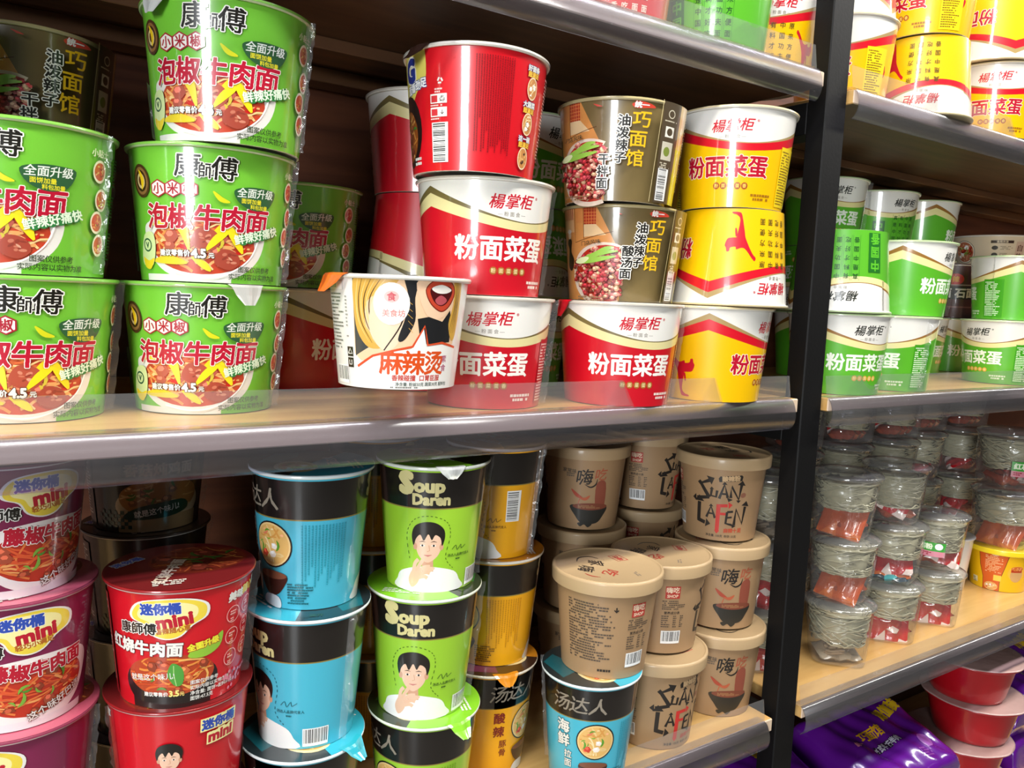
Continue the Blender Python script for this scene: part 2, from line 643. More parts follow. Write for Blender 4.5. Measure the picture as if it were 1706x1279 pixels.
def art_green_bucket():
    a = Art()
    # bowl of noodles
    a.blob([(-60, 42), (-52, 50), (-20, 54), (15, 54), (44, 49), (53, 40), (48, 22), (32, 8), (10, 1.5), (-14, 1.5), (-38, 8), (-54, 22)], W_)
    a.rect(-62, 22, .5, 6, W_)
    a.food(-4, 31, 47, 24, 5, '#bf4228', ['#eeb070', '#dd8d4a', '#f3c98a', '#d5683a', '#e6a060'], ['#a85440', '#b8644c', '#b05646', '#96432f'],
           ['#c8b53c', '#c41f1a'], nn=52, nc=9, ng=8, cw=1.25,
           peppers=[([(-44, 16), (-34, 20), (-22, 22), (-14, 14), (-10, -2)], 9, '#e5cf35'), ([(4, 0), (14, 12), (22, 18), (24, 16)], 7, '#e8cf20'),
                    ([(23, 18), (28, 8), (34, -2)], 7, '#e8cf20'), ([(-46, -14), (-28, -13), (-12, -15)], 7, '#e0c832'), ([(-8, -10), (2, -16), (8, -21)], 6, '#e3d02c')])
    for q in ((0, 36, 12, 9.5, '#a84b38'), (18, 20, 11, 8.5, '#a14433')):
        a.blob([(q[0] - q[2], q[1] - 3), (q[0] - q[2] * .5, q[1] + q[3]), (q[0] + q[2] * .6, q[1] + q[3] * .8), (q[0] + q[2], q[1] - 2), (q[0] + 2, q[1] - q[3])], q[4])
        rn = random.Random(int(q[0]) + 5)
        for i in range(9):
            a.ell(q[0] + rn.uniform(-.55, .6) * q[2], q[1] + rn.uniform(-.35, .55) * q[3], rn.uniform(1.2, 3), rn.uniform(.7, 1.6), rn.choice(('#c88068', '#bf7058', '#8a382a', '#d09a80')), rn.uniform(-40, 40), 9)
    a.stroke([(-40, 48), (-26, 51), (-18, 42), (-14, 27)], 8, '#e6d23c', True, True)
    a.stroke([(0, 27), (10, 38), (19, 44)], 6.5, '#ecd41e', True, True)
    a.stroke([(18, 44), (26, 35), (31, 26)], 6.5, '#ecd41e', True, True)
    a.stroke([(46, 40), (38, 22), (18, 8), (-4, 4), (-28, 8)], 1.2, '#ffffff', False, True)
    # maker's name
    for ch, u, v, sz in (('康', -13.5, 96, 19.5), ('師', 1.2, 92, 12.5), ('傅', 14.5, 94.5, 19)):
        a.text(ch, u, v, sz, '#17160f', bold=.022, out='#f5f3ea', ow=.035, shear=.06)
    # three little hexagons
    for i, ch in enumerate('小米椒'):
        cx = -39 + i * 13.4
        P = [(cx + 8 * math.cos(math.radians(60 * j + 90)), 76.5 + 7.5 * math.sin(math.radians(60 * j + 90))) for j in range(6)]
        a.poly(P, '#a3122b')
        a.poly([(cx + (p[0] - cx) * .84, 76.5 + (p[1] - 76.5) * .84) for p in P], W_)
        a.text(ch, cx, 76.5, 9, '#a3122b', bold=.03)
    # wooden dish at the left
    for r, c in ((14, '#4a2c17'), (11.5, '#8a6236'), (9, '#38200f'), (6.5, '#d9c088'), (4, '#5d3518')):
        a.ell(-58, 83, r * .75, r, c, 12)
    a.stroke([(-60, 92), (-56, 84), (-57, 76)], 4, '#e8c21c', True, True)
    a.stroke([(6, 76), (12, 70), (19, 68)], 4, '#cfd01e', True, True)
    # product name
    a.spread('泡椒牛肉面', 1, 54, 20.5, 21.4, '#b1102f', bold=.03, out='#f4e9e2', ow=.03, shear=.08)
    # leaf badge
    a.blob([(22, 78), (27, 68), (40, 63), (54, 67), (60, 80), (48, 82.5), (33, 82)], '#2d5a35')
    a.text('全面升级', 41, 77.5, 7.8, '#dfe6da', bold=.016, shear=.12, rot=2)
    a.text('面饼加量', 37, 70.5, 4.2, '#e8dd2c', bold=.02)
    a.text('料包加量', 44, 66, 3.8, '#e8dd2c', bold=.02)
    # slogan
    for i in range(6):
        a.ell(31 + i * 6, 38 + i * 1.7, 4.6, 4.8, '#2f7a3d')
    a.text('鲜辣好痛快', 45, 42.5, 8.4, '#dff2d8', bold=.03, rot=15)
    # price
    a.text('建议零售价', -27, 24, 5.2, W_, bold=.04, out='#33210f', ow=.05)
    a.text('4.5', -6, 24.5, 9.5, W_, bold=.05, out='#33210f', ow=.05)
    a.text('元', 4.5, 23, 4.6, W_, bold=.04, out='#33210f', ow=.05)
    a.text('图案仅供参考', 44, 12.5, 5.2, '#2b3a22', bold=.01)
    a.text('实际内容以实物为准', 44, 6, 5.2, '#2b3a22', bold=.01)
    # round emblem, left
    a.blob([(-66, 16), (-60, 38), (-48, 40), (-46, 26), (-52, 12)], '#cfe0a0')
    a.ring(-56, 30, 5, 1.4, '#23563a')
    a.text('V', -56, 30, 6, '#23563a', bold=.05)
    a.blob([(-64, 20), (-56, 17), (-48, 19), (-54, 10), (-62, 12)], '#e9cf2b')
    # column of little dishes at the right
    a.text('小贴士', 82, 98, 6, '#eaf2cf', bold=.03)
    for i, v in enumerate((84, 62, 44, 26)):
        a.ell(82 + (i % 2) * 4, v, 7.5, 9, '#f2efcf')
        a.food(82 + (i % 2) * 4, v, 6, 7, 20 + i, '#c8502a', ['#e9b06a', '#d98f40'], ['#9a3a20', '#c9b63c'], nn=8, nc=3, cw=.7)
    for i in range(3):
        a.fine(94, 96 - i * 30, 24, 9, 2.6, '#245c1d', 40 + i, .5)
    a.barcode(-104, 8, 17, 46, 5, True)
    a.fine(-150, 100, 34, 30, 2.9, '#1e4d17', 9, .5)
    return a

def curve_top(cusp, vp, vd, p=207.0, pw=1.0):
    def f(u):
        t = ((u - cusp) % p) / p
        return vd + (vp - vd) * (1 - math.sin(math.pi * t)) ** pw
    return f

FIGHTER = [[(13, 4.5), (5, 4.6), (1, 8), (-3, 27), (-5, 36), (-13, 52), (-17.5, 57), (-16, 61), (-12, 57), (-5, 48), (0, 46), (6, 48), (7, 45), (13, 46), (14, 50), (17, 50.5), (18, 46), (19.5, 43), (17, 36), (13, 34.5), (7, 34), (6, 32), (3, 14), (7, 8), (12, 6.5)],
           [(8.6, 24), (6.6, 24), (5.6, 31), (7.5, 33)]]

def art_noodle_bucket(kind):
    body, line, band, word, wout, logo, fig, small, coin = {
        'red': ('#c20f22', '#6f6238', '#ded39a', '#f2eee6', None, '#c3132b', '#f0e4d8', '#f0d9cf', '#a5622a'),
        'yellow': ('#efbb00', '#a98f5c', '#cf1024', '#b8102e', '#f6ead0', '#c3132b', '#c41328', '#7a5a10', '#a3471e'),
        'green': ('#58ae28', '#97692a', '#e6dd9c', '#eef6e6', None, '#23261f', '#174f1d', '#dff0cf', '#d9a23c')}[kind]
    a = Art()
    cu = -62.0
    C1 = curve_top(cu, 106, 73, pw=.95)
    C2 = curve_top(cu, 99, 72, pw=.95)
    C3 = curve_top(cu, 86, 64, pw=.95)
    full = 207
    a.band(C1, lambda u: 112.5, -full, full, W_, 160)
    a.band(C2, C1, -full, full, line, 160)
    a.band(C3, C2, -full, full, band, 160)
    for s in (0, 207):
        q = 24.0 if s == 0 else -140.0
        a.spread('楊掌柜', q, 91, 14, 15.5, logo, dv=.6, bold=.022, shear=.24)
        a.text('®', q + 27, 97, 3.5, logo)
        a.text('— 粉 面 会 —', q, 79.5, 4.4, '#9a948a')
        f = cu - 34 - s
        for P in FIGHTER if kind == 'yellow' else []:      # the kicking figure under the peak
            a.blob([(p[0] + f, p[1]) for p in P], fig, 3)
        if s == 0:
            a.spread('粉面菜蛋', 18, 46, 24, 25.5, word, bold=.024, out=wout, ow=.03)
            for i in range(5):
                a.ell(8 + i * 8.4, 24.5, 3.9, 3.9, coin)
                a.text('粉面菜蛋香'[i], 8 + i * 8.4, 24.5, 4.6, band if kind != 'yellow' else '#f0d060', bold=.02)
            a.fine(50, 13, 27, 2, 4.4, small if kind != 'yellow' else '#a06a12', 12, .62, False)
        else:
            for j, tx in enumerate(('原来方便面', '中国功夫面', '有料才好吃', '真是中国香')):
                uu = q + 18 - j * 12
                a.vtext(tx, uu, 64, 7.4, fig if kind != 'yellow' else '#5a4a14', 12.4, bold=.012)
                if kind == 'green':
                    for w_ in ((uu - 5.2, uu - 4.8), (uu + 4.8, uu + 5.2)):
                        a.rect(w_[0], w_[1], 8, 70, '#2c7a1c')
            if kind == 'green':
                a.rect(-197, -176, 4, 58, '#1d6a1f')
                a.vtext('中国香', -187, 48, 15, '#59b62a', 18, bold=.03)
    # printed panel of small writing before the second peak
    a.rect(88, 122, 4, 72, {'red': '#a80c1c', 'yellow': '#f0d21c', 'green': '#3f9a1a'}[kind])
    a.fine(90, 66, 29, 20, 3.1, small, 31, .5)
    return a

def art_red_back():
    a = Art()
    K = '#d0101f'
    # front face turned to the left: yellow flash, blue letter, dark dish
    a.blob([(-112, 112), (-52, 112), (-44, 110), (-44, 84), (-56, 76), (-74, 62), (-112, 60)], '#e9dc6a')
    a.text('G', -70, 96, 26, '#26388f', bold=.07, out='#f3f1ea', ow=.05)
    a.spread('面香劲足', -60, 78, 8.6, 8.4, '#ffffff', dv=1.2, bold=.04, out='#34487f', ow=.07)
    a.ell(-78, 40, 26, 34, '#231612')
    a.food(-80, 36, 20, 24, 8, '#8a4a1c', ['#d99a4a', '#c07c34', '#e0b066'], ['#6a2a18', '#7c3a20'], ['#3c7a2a'], nn=20, nc=6)
    a.fine(-68, 12, 20, 2, 4.4, W_, 3)
    # recycling mark, two boxed signs, barcode
    for i in range(3):
        an = math.radians(90 + 120 * i)
        b = math.radians(90 + 120 * (i + 1))
        p, q = (-27 + 4 * math.cos(an), 81 + 4 * math.sin(an)), (-27 + 4 * math.cos(b), 81 + 4 * math.sin(b))
        a.stroke([(p[0] * .8 + q[0] * .2, p[1] * .8 + q[1] * .2), (p[0] * .3 + q[0] * .7, p[1] * .3 + q[1] * .7)], 1.6, W_)
    a.fine(-33, 73, 13, 2, 2.4, '#efc9c4', 5)
    for v in (61, 49):
        a.rect(-38, -20, v, v + 8.5, W_)
        a.rect(-37, -30, v + 1, v + 7, '#c8313a')
        a.text('♻' if v == 61 else '↓', -25, v + 4, 5, '#332222')
        a.fine(-38, v - 2.4, 17, 1, 2, '#efc9c4', v)
    a.barcode(-37, 8, 18, 36, 9, True)
    a.fine(-14, 100, 3, 1, 2, K, 1)
    # block of small dark writing
    for i in range(16):
        u = 6 + i * 2.3
        rnd = random.Random(i)
        v = 104
        end = 18 + rnd.uniform(0, 16) * (i % 3)
        t = []
        while v > end:
            q = rnd.uniform(.9, 2.2)
            t += [((u, v - q), (u + 1.2, v - q), (u + 1.2, v)), ((u, v - q), (u + 1.2, v), (u, v))]
            v -= q + .45
        a.add(t, '#8d0c18')
    # three ovals with captions at the right
    for i, (v, cap) in enumerate(((84, '好面条'), (51, '大蔬菜'), (19, '这一碗'))):
        u = 66 - i * 2
        a.text(cap, u, v + 16, 5.4, W_, bold=.04, out='#2d3b7a', ow=.07)
        a.text('超满足', u, v + 10.5, 5, '#f0c040', bold=.04, out='#7a3014', ow=.06)
        a.ell(u, v - 2, 7.5, 10.5, '#f0d8b0')
        a.food(u, v - 2, 6.4, 9.2, 50 + i, '#c98a4c', ['#f1dcae', '#e7b873'], ['#f6f0e0', '#8a5a2a', '#4a3020'], nn=8, nc=4, cw=.8)
    a.fine(90, 96, 60, 26, 3.1, '#e7b0aa', 61, .5)
    return a

def art_gold_bucket(soup):
    a = Art()
    # courtyard picture at the left
    a.poly([(-104, 107), (-34, 107), (-10, 62), (-4, 30), (-4, 0.5), (-104, .5)], '#dc9550')
    a.rect(-96, -66, 78, 106, '#eec08a')
    for i in range(8):
        a.rect(-95 + i * 3.7, -93.4 + i * 3.7, 92, 106, '#b9502c')
    a.poly([(-64, 106), (-36, 106), (-30, 88), (-62, 88)], '#d98d4c')
    a.rect(-50, -34, 86, 105, '#b23a24')
    for i in range(5):
        a.rect(-50 + i * 3.4, -49.4 + i * 3.4, 86, 105, '#e08a4c')
        a.rect(-50, -34, 88 + i * 3.6, 88.6 + i * 3.6, '#e08a4c')
    a.poly([(-50, 86), (-34, 86), (-22, 74), (-50, 72)], '#f0cf9e')
    a.stroke([(-64, 105), (-64, 66), (-14, 78)], .7, '#5a3316')
    a.stroke([(-50, 105), (-50, 70)], .7, '#5a3316')
    # dark figure at a stove
    a.blob([(-84, 40), (-80, 58), (-84, 66), (-78, 72), (-72, 68), (-74, 56), (-68, 46), (-74, 34)], '#2a1a12')
    a.ell(-77, 75, 4, 4.6, '#e8cfae')
    a.ell(-77, 79, 5, 2.6, '#f0ece0')
    # the bowl
    old = a.clip
    a.clip = lambda p: p[0] < -.5
    a.ell(-24, 30, 45, 36, '#f0dcc8', n=40)
    a.food(-22, 31, 41, 32, 12, '#c4301c', ['#d9502f', '#e8784c', '#c22a1c'], ['#a82c34', '#b8404a', '#a83a3c', '#8a2222', '#d08a78', '#6a2418', '#c49a78'], ['#7a2a14'], nn=24, nc=480, ng=0, cs=.36)
    a.clip = old
    for p in ([(-52, 42), (-38, 49), (-22, 54), (-8, 56)], [(-50, 45), (-34, 50), (-20, 58), (-12, 60)], [(-46, 42), (-30, 46), (-10, 50)]):
        a.stroke(p, 5.5, '#8fc04a', True, True)
    a.stroke([(-54, 43), (-46, 45), (-38, 48)], 7, '#dbe8b0', True, True)
    a.text('门店风味', -36, 65, 5, '#3a3a2a', rot=8)
    a.fine(-52, 3, 50, 2, 3, '#8a6a4a', 3)
    # vertical names
    a.vtext('油泼辣子', 14, 82, 11.5, '#151310', 12.6, du=-.8, bold=.03, out='#f2efe6', ow=.06)
    a.vtext('酸汤面' if soup else '干拌面', 2 if soup else -3, 56 if soup else 42, 11.5, '#151310', 12.4, du=-.9, bold=.03, out='#f2efe6', ow=.06)
    a.vtext('巧面馆', 30, 84, 17, '#e8b71e', 20, du=-2.0, bold=.012)
    a.blob([(20, 99), (28, 102), (38, 100), (42, 97), (36, 96), (24, 95)], '#c8402e')
    a.text('统一', 29, 98.5, 6.4, W_, bold=.04, out='#b3202a', ow=.06)
    a.stroke([(-14, 99), (-10, 97), (-6, 96)], 2, '#c8402e', True)
    # right hand strip with signs and barcode
    a.stroke([(50, 107), (46, .5)], .7, '#c9b98a')
    a.rect(51, 76, .5, 106, '#4f4230')
    a.ring(62, 94, 4, 1, '#cfc7b0')
    a.fine(54, 86, 17, 1, 2, '#cfc7b0', 2)
    a.rect(56, 68, 70, 81, '#e8e4d8')
    a.ell(62, 75.5, 4, 4, '#4f4230')
    a.rect(54, 69, 46, 65, '#c9c3b0')
    a.ell(61, 55, 4.4, 5, '#7a8a3a')
    a.fine(54, 42, 15, 3, 2.2, '#cfc7b0', 4)
    a.barcode(53, 3, 15, 34, 12, True)
    a.rect(76, 92, .5, 60, '#c9bd22')
    a.rect(76, 92, 60, 106, '#c7a76a')
    a.fine(94, 98, 60, 30, 2.8, '#bfae80', 14, .5)
    return a

def art_white_bucket():
    a = Art()
    cl = lambda p: p[1] <= 97.8
    # comic drawing of a laughing woman, cropped at nose and chin
    a.clip = None
    a.poly([(-36, 97), (62, 97), (62, 40), (30, 40), (-30, 24), (-37, 30)], '#efc9a2')
    a.poly([(-36, 97), (-30, 97), (-34, 60), (-22, 36), (-36, 28)], '#3c4446')
    a.blob([(-34, 96), (-14, 97), (4, 97), (-4, 86), (-22, 76), (-24, 54), (-8, 38), (-22, 36), (-33, 50), (-36, 74)], '#d9a94c')
    for i in range(7):
        a.stroke([(-30 + i * 4.2, 97), (-33 + i * 2.6, 78), (-31 + i * 2.4, 58), (-21 + i * 2.4, 40)], .9, '#3a2613' if i % 2 else '#f0cf84', True, True)
    a.blob([(-14, 82), (0, 78), (8, 60), (4, 40), (-8, 34), (-20, 48), (-20, 68)], '#f2d3b4')
    a.stroke([(10, 96), (12, 80), (6, 56), (-8, 34)], 1.2, '#2a1c14', False, True)
    a.blob([(8, 97), (20, 97), (17, 80), (18, 60), (10, 44), (4, 44), (10, 64), (11, 82)], '#232427')
    for i in range(5):
        a.stroke([(10 + i * .7, 78 - i * 6), (15 + i * .4, 74 - i * 6)], 1.4, '#d9a94c', True)
    a.blob([(20, 96), (22, 76), (32, 62), (44, 64), (54, 76), (58, 96)], '#f0caa8')
    a.poly([(20, 62), (30, 64), (44, 60), (52, 70), (56, 60), (56, 42), (24, 40)], '#1f2022')
    a.blob([(54, 96), (56, 76), (52, 58), (58, 44), (64, 48), (66, 76), (64, 96)], '#d4a544')
    for i in range(4):
        a.stroke([(57 + i * 2, 96), (58 + i * 1.5, 74), (54 + i * 2.6, 50)], .8, '#4a3016', True, True)
    # open mouth
    big = lambda P: [(40 + (p[0] - 40) * 1.34, 84 + (p[1] - 86) * 1.3) for p in P]
    a.blob(big([(29, 88), (33, 94), (40, 96), (48, 94), (52, 87), (48, 78), (41, 74), (33, 79)]), '#7a2416')
    a.blob(big([(29.6, 88), (33.3, 93.4), (40, 95.3), (47.6, 93.4), (51.2, 87), (47.4, 78.6), (41, 74.8), (33.4, 79.6)]), '#c4462e')
    a.blob(big([(32, 88), (36, 91), (46, 91), (49, 87), (45, 80), (40, 78), (35, 81)]), '#4a0f12')
    a.blob(big([(33, 89.5), (40, 92), (48, 89), (44, 86.5), (37, 86.5)]), '#f0ece4')
    a.blob(big([(36, 82), (40, 85), (45, 82), (42, 79), (38, 79)]), '#b8525a')
    # round white badge
    a.ell(-2, 74, 15, 18, '#f7f2ec')
    a.ell(-2, 80, 6, 5, '#e8b8b4')
    a.text('食', -2, 80, 7, '#c8505a', bold=.03)
    a.text('美食坊', 0, 66, 6, '#d98a84', bold=.02)
    # speech balloon edge
    a.poly([(-34, 17), (-18, 28), (4, 34), (16, 36), (26, 54), (30, 38), (46, 40), (66, 36), (66, 0.6), (-34, .6)], '#f1efea')
    a.stroke([(-34, 19), (-18, 29), (4, 35), (17, 38), (27, 56), (31, 39.5), (46, 41.5), (66, 37)], 2, '#d8502a')
    a.spread('麻辣烫', 19, 23.5, 20.5, 20.5, '#d8501c', bold=.026)
    a.vtext('素食', 51, 27, 6.5, '#b05a7a', 8, bold=.01)
    a.text('香辣碰撞  口胃臣服', 23, 10.5, 5.2, '#c4443a', bold=.03)
    a.text('净含量: 粉丝50克 蔬菜30克 配料包', 30, 5, 3.4, '#4a5a52')
    a.fine(-2, 1.6, 40, 1, 2, '#7a7a74', 4)
    # facts at the left
    a.rect(-74, -48, 84, 92, '#d9d7d0')
    a.rect(-73.5, -48.5, 84.5, 91.5, '#f1efea')
    a.text('食品信息', -66, 88, 4, '#44443e')
    a.fine(-73, 80, 24, 16, 3.1, '#7c7c76', 6, .42)
    a.fine(-46, 78, 3, 12, 3.1, '#9a9a94', 16, .42)
    for v in (27, 17.5):
        a.rect(-46, -39, v, v + 8.4, '#1d1d1b')
    a.stroke([(-45, 29.5), (-42.5, 34), (-40, 29.5), (-45, 29.5)], .9, W_)
    a.stroke([(-44, 24), (-44, 20), (-41, 20), (-41, 24)], .9, W_)
    a.barcode(-66, 3, 20, 16, 21)
    return a

def art_mini(kind):
    """small bucket: speech bubble, dish of noodles"""
    a = Art()
    if kind == 'purple':
        a.blob([(-46, 44), (-30, 55), (2, 58), (34, 55), (47, 43), (42, 20), (26, 6), (4, 3), (-20, 5), (-40, 18)], '#efe6e2')
        a.rect(-52, 44, .5, 7, '#e7dfe0')
        a.food(0, 32, 41, 22, 15, '#b8301c', ['#e07a3c', '#d8562c', '#eaa05c'], ['#8a3a22', '#a54a30', '#c9683a'], ['#4f8a2c', '#7aa83c'], nn=34, nc=9, ng=8)
        a.text('牛肉面', 16, 49, 13, '#b3122d', bold=.045, out='#f2ece6', ow=.035, rot=5)
        a.text('藤椒', -18, 48, 13, '#b3122d', bold=.045, out='#f2ece6', ow=.035, rot=-3)
        a.text('这个味好巴适', 16, 16, 7.2, W_, bold=.02, rot=18, out='#6a4030', ow=.05)
        bub = -4
    elif kind == 'red':
        a.ell(-12, 22, 40, 24, '#1d1514', n=34)
        a.rect(-46, 22, .5, 12, '#1d1514')
        a.food(-12, 29, 36, 18, 25, '#b0401e', ['#e08a3c', '#d8622c', '#eab05c', '#c8481f'], ['#8a3a22', '#b5492a', '#c9683a'], ['#4f8a2c'], nn=34, nc=9, ng=2)
        a.blob([(-8, 20), (-14, 30), (-10, 40), (-2, 34), (-2, 22)], '#4f9a3c')
        a.stroke([(-7, 20), (-9, 30), (-9, 38)], .7, '#a5d080')
        a.text('红烧牛肉面', -34, 53, 12, W_, bold=.045, out='#3a1512', ow=.03, rot=-3)
        a.blob([(2, 44), (8, 52), (22, 56), (30, 60), (28, 48), (16, 42)], '#8fbf3a')
        a.text('全面升级', 14, 53, 6, '#e8e43a', bold=.05, out='#9a2a1a', ow=.08, rot=8)
        a.text('就是这个味儿!', -27, 28, 5.6, W_, bold=.01, rot=4)
        a.text('建议零售价', -24, 13, 3.8, W_, bold=.03)
        a.text('3.5', -9, 13.6, 6.6, '#f0df80', bold=.05)
        a.text('元', -2.6, 12.6, 3.6, '#f0df80', bold=.03)
        for i, t in enumerate(('图案仅供参考', '实际内容以实物为准', '净含量: 面饼+配料54克', '面饼:47.5克')):
            a.text(t, 14, 19.5 - i * 4.6, 3.7, W_, bold=.01, align='l' if i else 'l') if False else a.text(t, 4, 21 - i * 4.7, 3.8, W_, bold=.02, align='l')
        a.text('美味', 42, 87, 8, W_, bold=.05, shear=.1, rot=3)
        a.text('随心', 58, 89, 8, '#e8c84a', bold=.05, shear=.1, rot=4)
        a.text('享', 70, 91, 8, W_, bold=.05, shear=.1)
        for i, (u, v) in enumerate(((40, 71), (58, 74), (40, 52), (58, 56), (40, 33), (58, 37))):
            a.ring(u, v, 7, .7, '#f0b0ac')
            a.fine(u - 3.5, v + 2, 7, 2, 2.2, '#f0b0ac', i)
            a.fine(u - 3, v - 4, 6, 2, 1.8, '#f0b0ac', i + 9)
        for i in range(26):
            rnd = random.Random(i)
            u, v = rnd.uniform(30, 76), rnd.uniform(3, 20)
            a.ell(u, v, 1.6, 1.6, '#e98aa0', n=8)
        bub = -12
    else:
        a.ell(2, 26, 44, 22, '#cbb48e', n=34)
        a.rect(-40, 44, .5, 16, '#a98c62')
        a.food(2, 34, 40, 19, 35, '#a8743c', ['#c99a5c', '#a8743c', '#d8b27a'], ['#7a4a28', '#8a5a34', '#b58a5a'], ['#5a7a2c'], nn=30, nc=10)
        a.text('香菇炖鸡面', 0, 62, 12, '#cdbfa4', bold=.03, out='#241c18', ow=.04)
        a.blob([(-34, 14), (-18, 26), (22, 30), (30, 20), (8, 14)], '#24402c')
        a.text('就是这个味儿!', -2, 21, 6.6, W_, bold=.02, rot=8)
        for i in range(10):
            for j in range(5):
                if (i + j) % 2:
                    a.rect(-62 + i * 3.6, -58.4 + i * 3.6, 4 + j * 3.6, 7.6 + j * 3.6, '#23433c')
        bub = None
    if bub is not None:
        P = [(-27, 84), (-20, 92), (-4, 95), (14, 94), (26, 88), (26, 78), (16, 72), (8, 64), (-2, 62), (-12, 66), (-17, 74), (-26, 78)]
        a.blob([(p[0] * 1.08 + bub, (p[1] - 79) * 1.06 + 79) for p in P], W_)
        a.blob([(p[0] + bub, p[1]) for p in P], '#e8cf44')
        a.blob([(p[0] * .8 + bub - 1, (p[1] - 80) * .78 + 81) for p in P], '#f0e6a0')
        a.text('迷你桶', bub - 6, 87, 9.2, '#2b4aa8', bold=.06, out=W_, ow=.04, rot=2)
        a.text('mini', bub + 4, 77.5, 14, '#b5142c', bold=.06, rot=8, sx=1.05)
        a.text('轻巧小满足' if kind == 'purple' else '香辣随心享', bub + 3, 69, 4.8, '#b0641e', bold=.04, rot=6)
        a.text('康師傅', -36, 70 if kind == 'red' else 66, 9.5, '#15130f', bold=.03, out=W_, ow=.06)
    a.rect(-100, -70, 4, 92, {'purple': '#c58aa8', 'red': '#b01222', 'brown': '#3a302a'}[kind])
    a.fine(-97, 86, 25, 24, 3.1, W_, 8, .5)
    a.barcode(-124, 10, 16, 30, 8, True)
    # a plain portrait on the back face
    a.poly([(106, 0.6), (151, .6), (151, 31), (106, 31)], '#26232c')
    person(a, 128, 31, .53, '#26232c')
    a.text('迷你桶', 166, 85, 9, '#2b4aa8', bold=.06, out='#f0e6a0', ow=.25)
    a.text('mini', 168, 73, 12, '#b5142c', bold=.06, out='#f0e6a0', ow=.2)
    return a

def person(a, u, v, s, cloth, hair='#17120f', hand=False, outline=None):
    """plain printed portrait of a young man, head and shoulders"""
    q = lambda P: [(u + p[0] * s, v + p[1] * s) for p in P]
    sk, sh = '#e6bea3', '#cf9c7e'
    a.blob(q([(-42, 0), (-41, 12), (-34, 22), (-12, 29), (10, 29), (33, 23), (42, 12), (44, 0)]), cloth)
    a.poly(q([(-7, 24), (7, 24), (6, 42), (-6, 42)]), sh)
    a.blob(q([(-9, 28), (0, 22), (9, 28), (0, 30)]), sk)
    a.blob(q([(-14, 66), (14, 66), (15, 52), (11, 42), (2, 35), (-4, 36), (-11, 43), (-14, 53)]), sk)
    a.ell(u - 15 * s, v + 53 * s, 2.4 * s, 4 * s, sh)
    a.ell(u + 15.5 * s, v + 53 * s, 2.4 * s, 4 * s, sh)
    a.blob(q([(-17, 54), (-19, 66), (-15, 77), (-4, 82), (8, 81), (17, 74), (19, 64), (16, 54), (14, 63), (8, 67), (4, 61), (0, 68), (-5, 60), (-9, 67), (-14, 62)]), hair)
    for d in (-6.5, 6.5):
        a.stroke(q([(d - 3.6, 58.6), (d, 59.6), (d + 3.6, 58.6)]), 1.1 * s, '#3a2820', True)
        a.ell(u + d * s, v + 54.6 * s, 2.5 * s, 1.2 * s, '#f4ece4')
        a.ell(u + d * s, v + 54.6 * s, 1.2 * s, 1.25 * s, '#1d130e')
    a.stroke(q([(1, 55), (2, 48.6), (-1, 47.6)]), .9 * s, sh)
    a.stroke(q([(-4.5, 43.4), (0, 42.6), (4.5, 43.6)]), 2 * s, '#c67a74', True)
    if hand:
        a.blob(q([(-20, 4), (-12, 10), (-8, 22), (-10, 28), (-17, 27), (-24, 14)]), sk)
        for i, p in enumerate(([(-14, 24), (-8, 34), (-4, 40)], [(-12, 22), (-4, 29), (3, 30)], [(-11, 20), (-2, 23), (3, 22)], [(-12, 16), (-4, 18), (0, 16)])):
            a.stroke(q(p), 4.2 * s, sk if i % 2 else '#e6bb9f', False, True)
        a.stroke(q([(-17, 24), (-15, 33), (-11, 38)]), 4.4 * s, sk, False, True)
    if outline:
        P = smooth_loop(q([(-22, 38), (-25, 66), (-16, 84), (2, 89), (20, 82), (25, 66), (21, 40), (32, 26)]), 8, False)
        for i in range(0, len(P) - 1, 2):
            a.stroke([P[i], P[i + 1]], .7, outline)

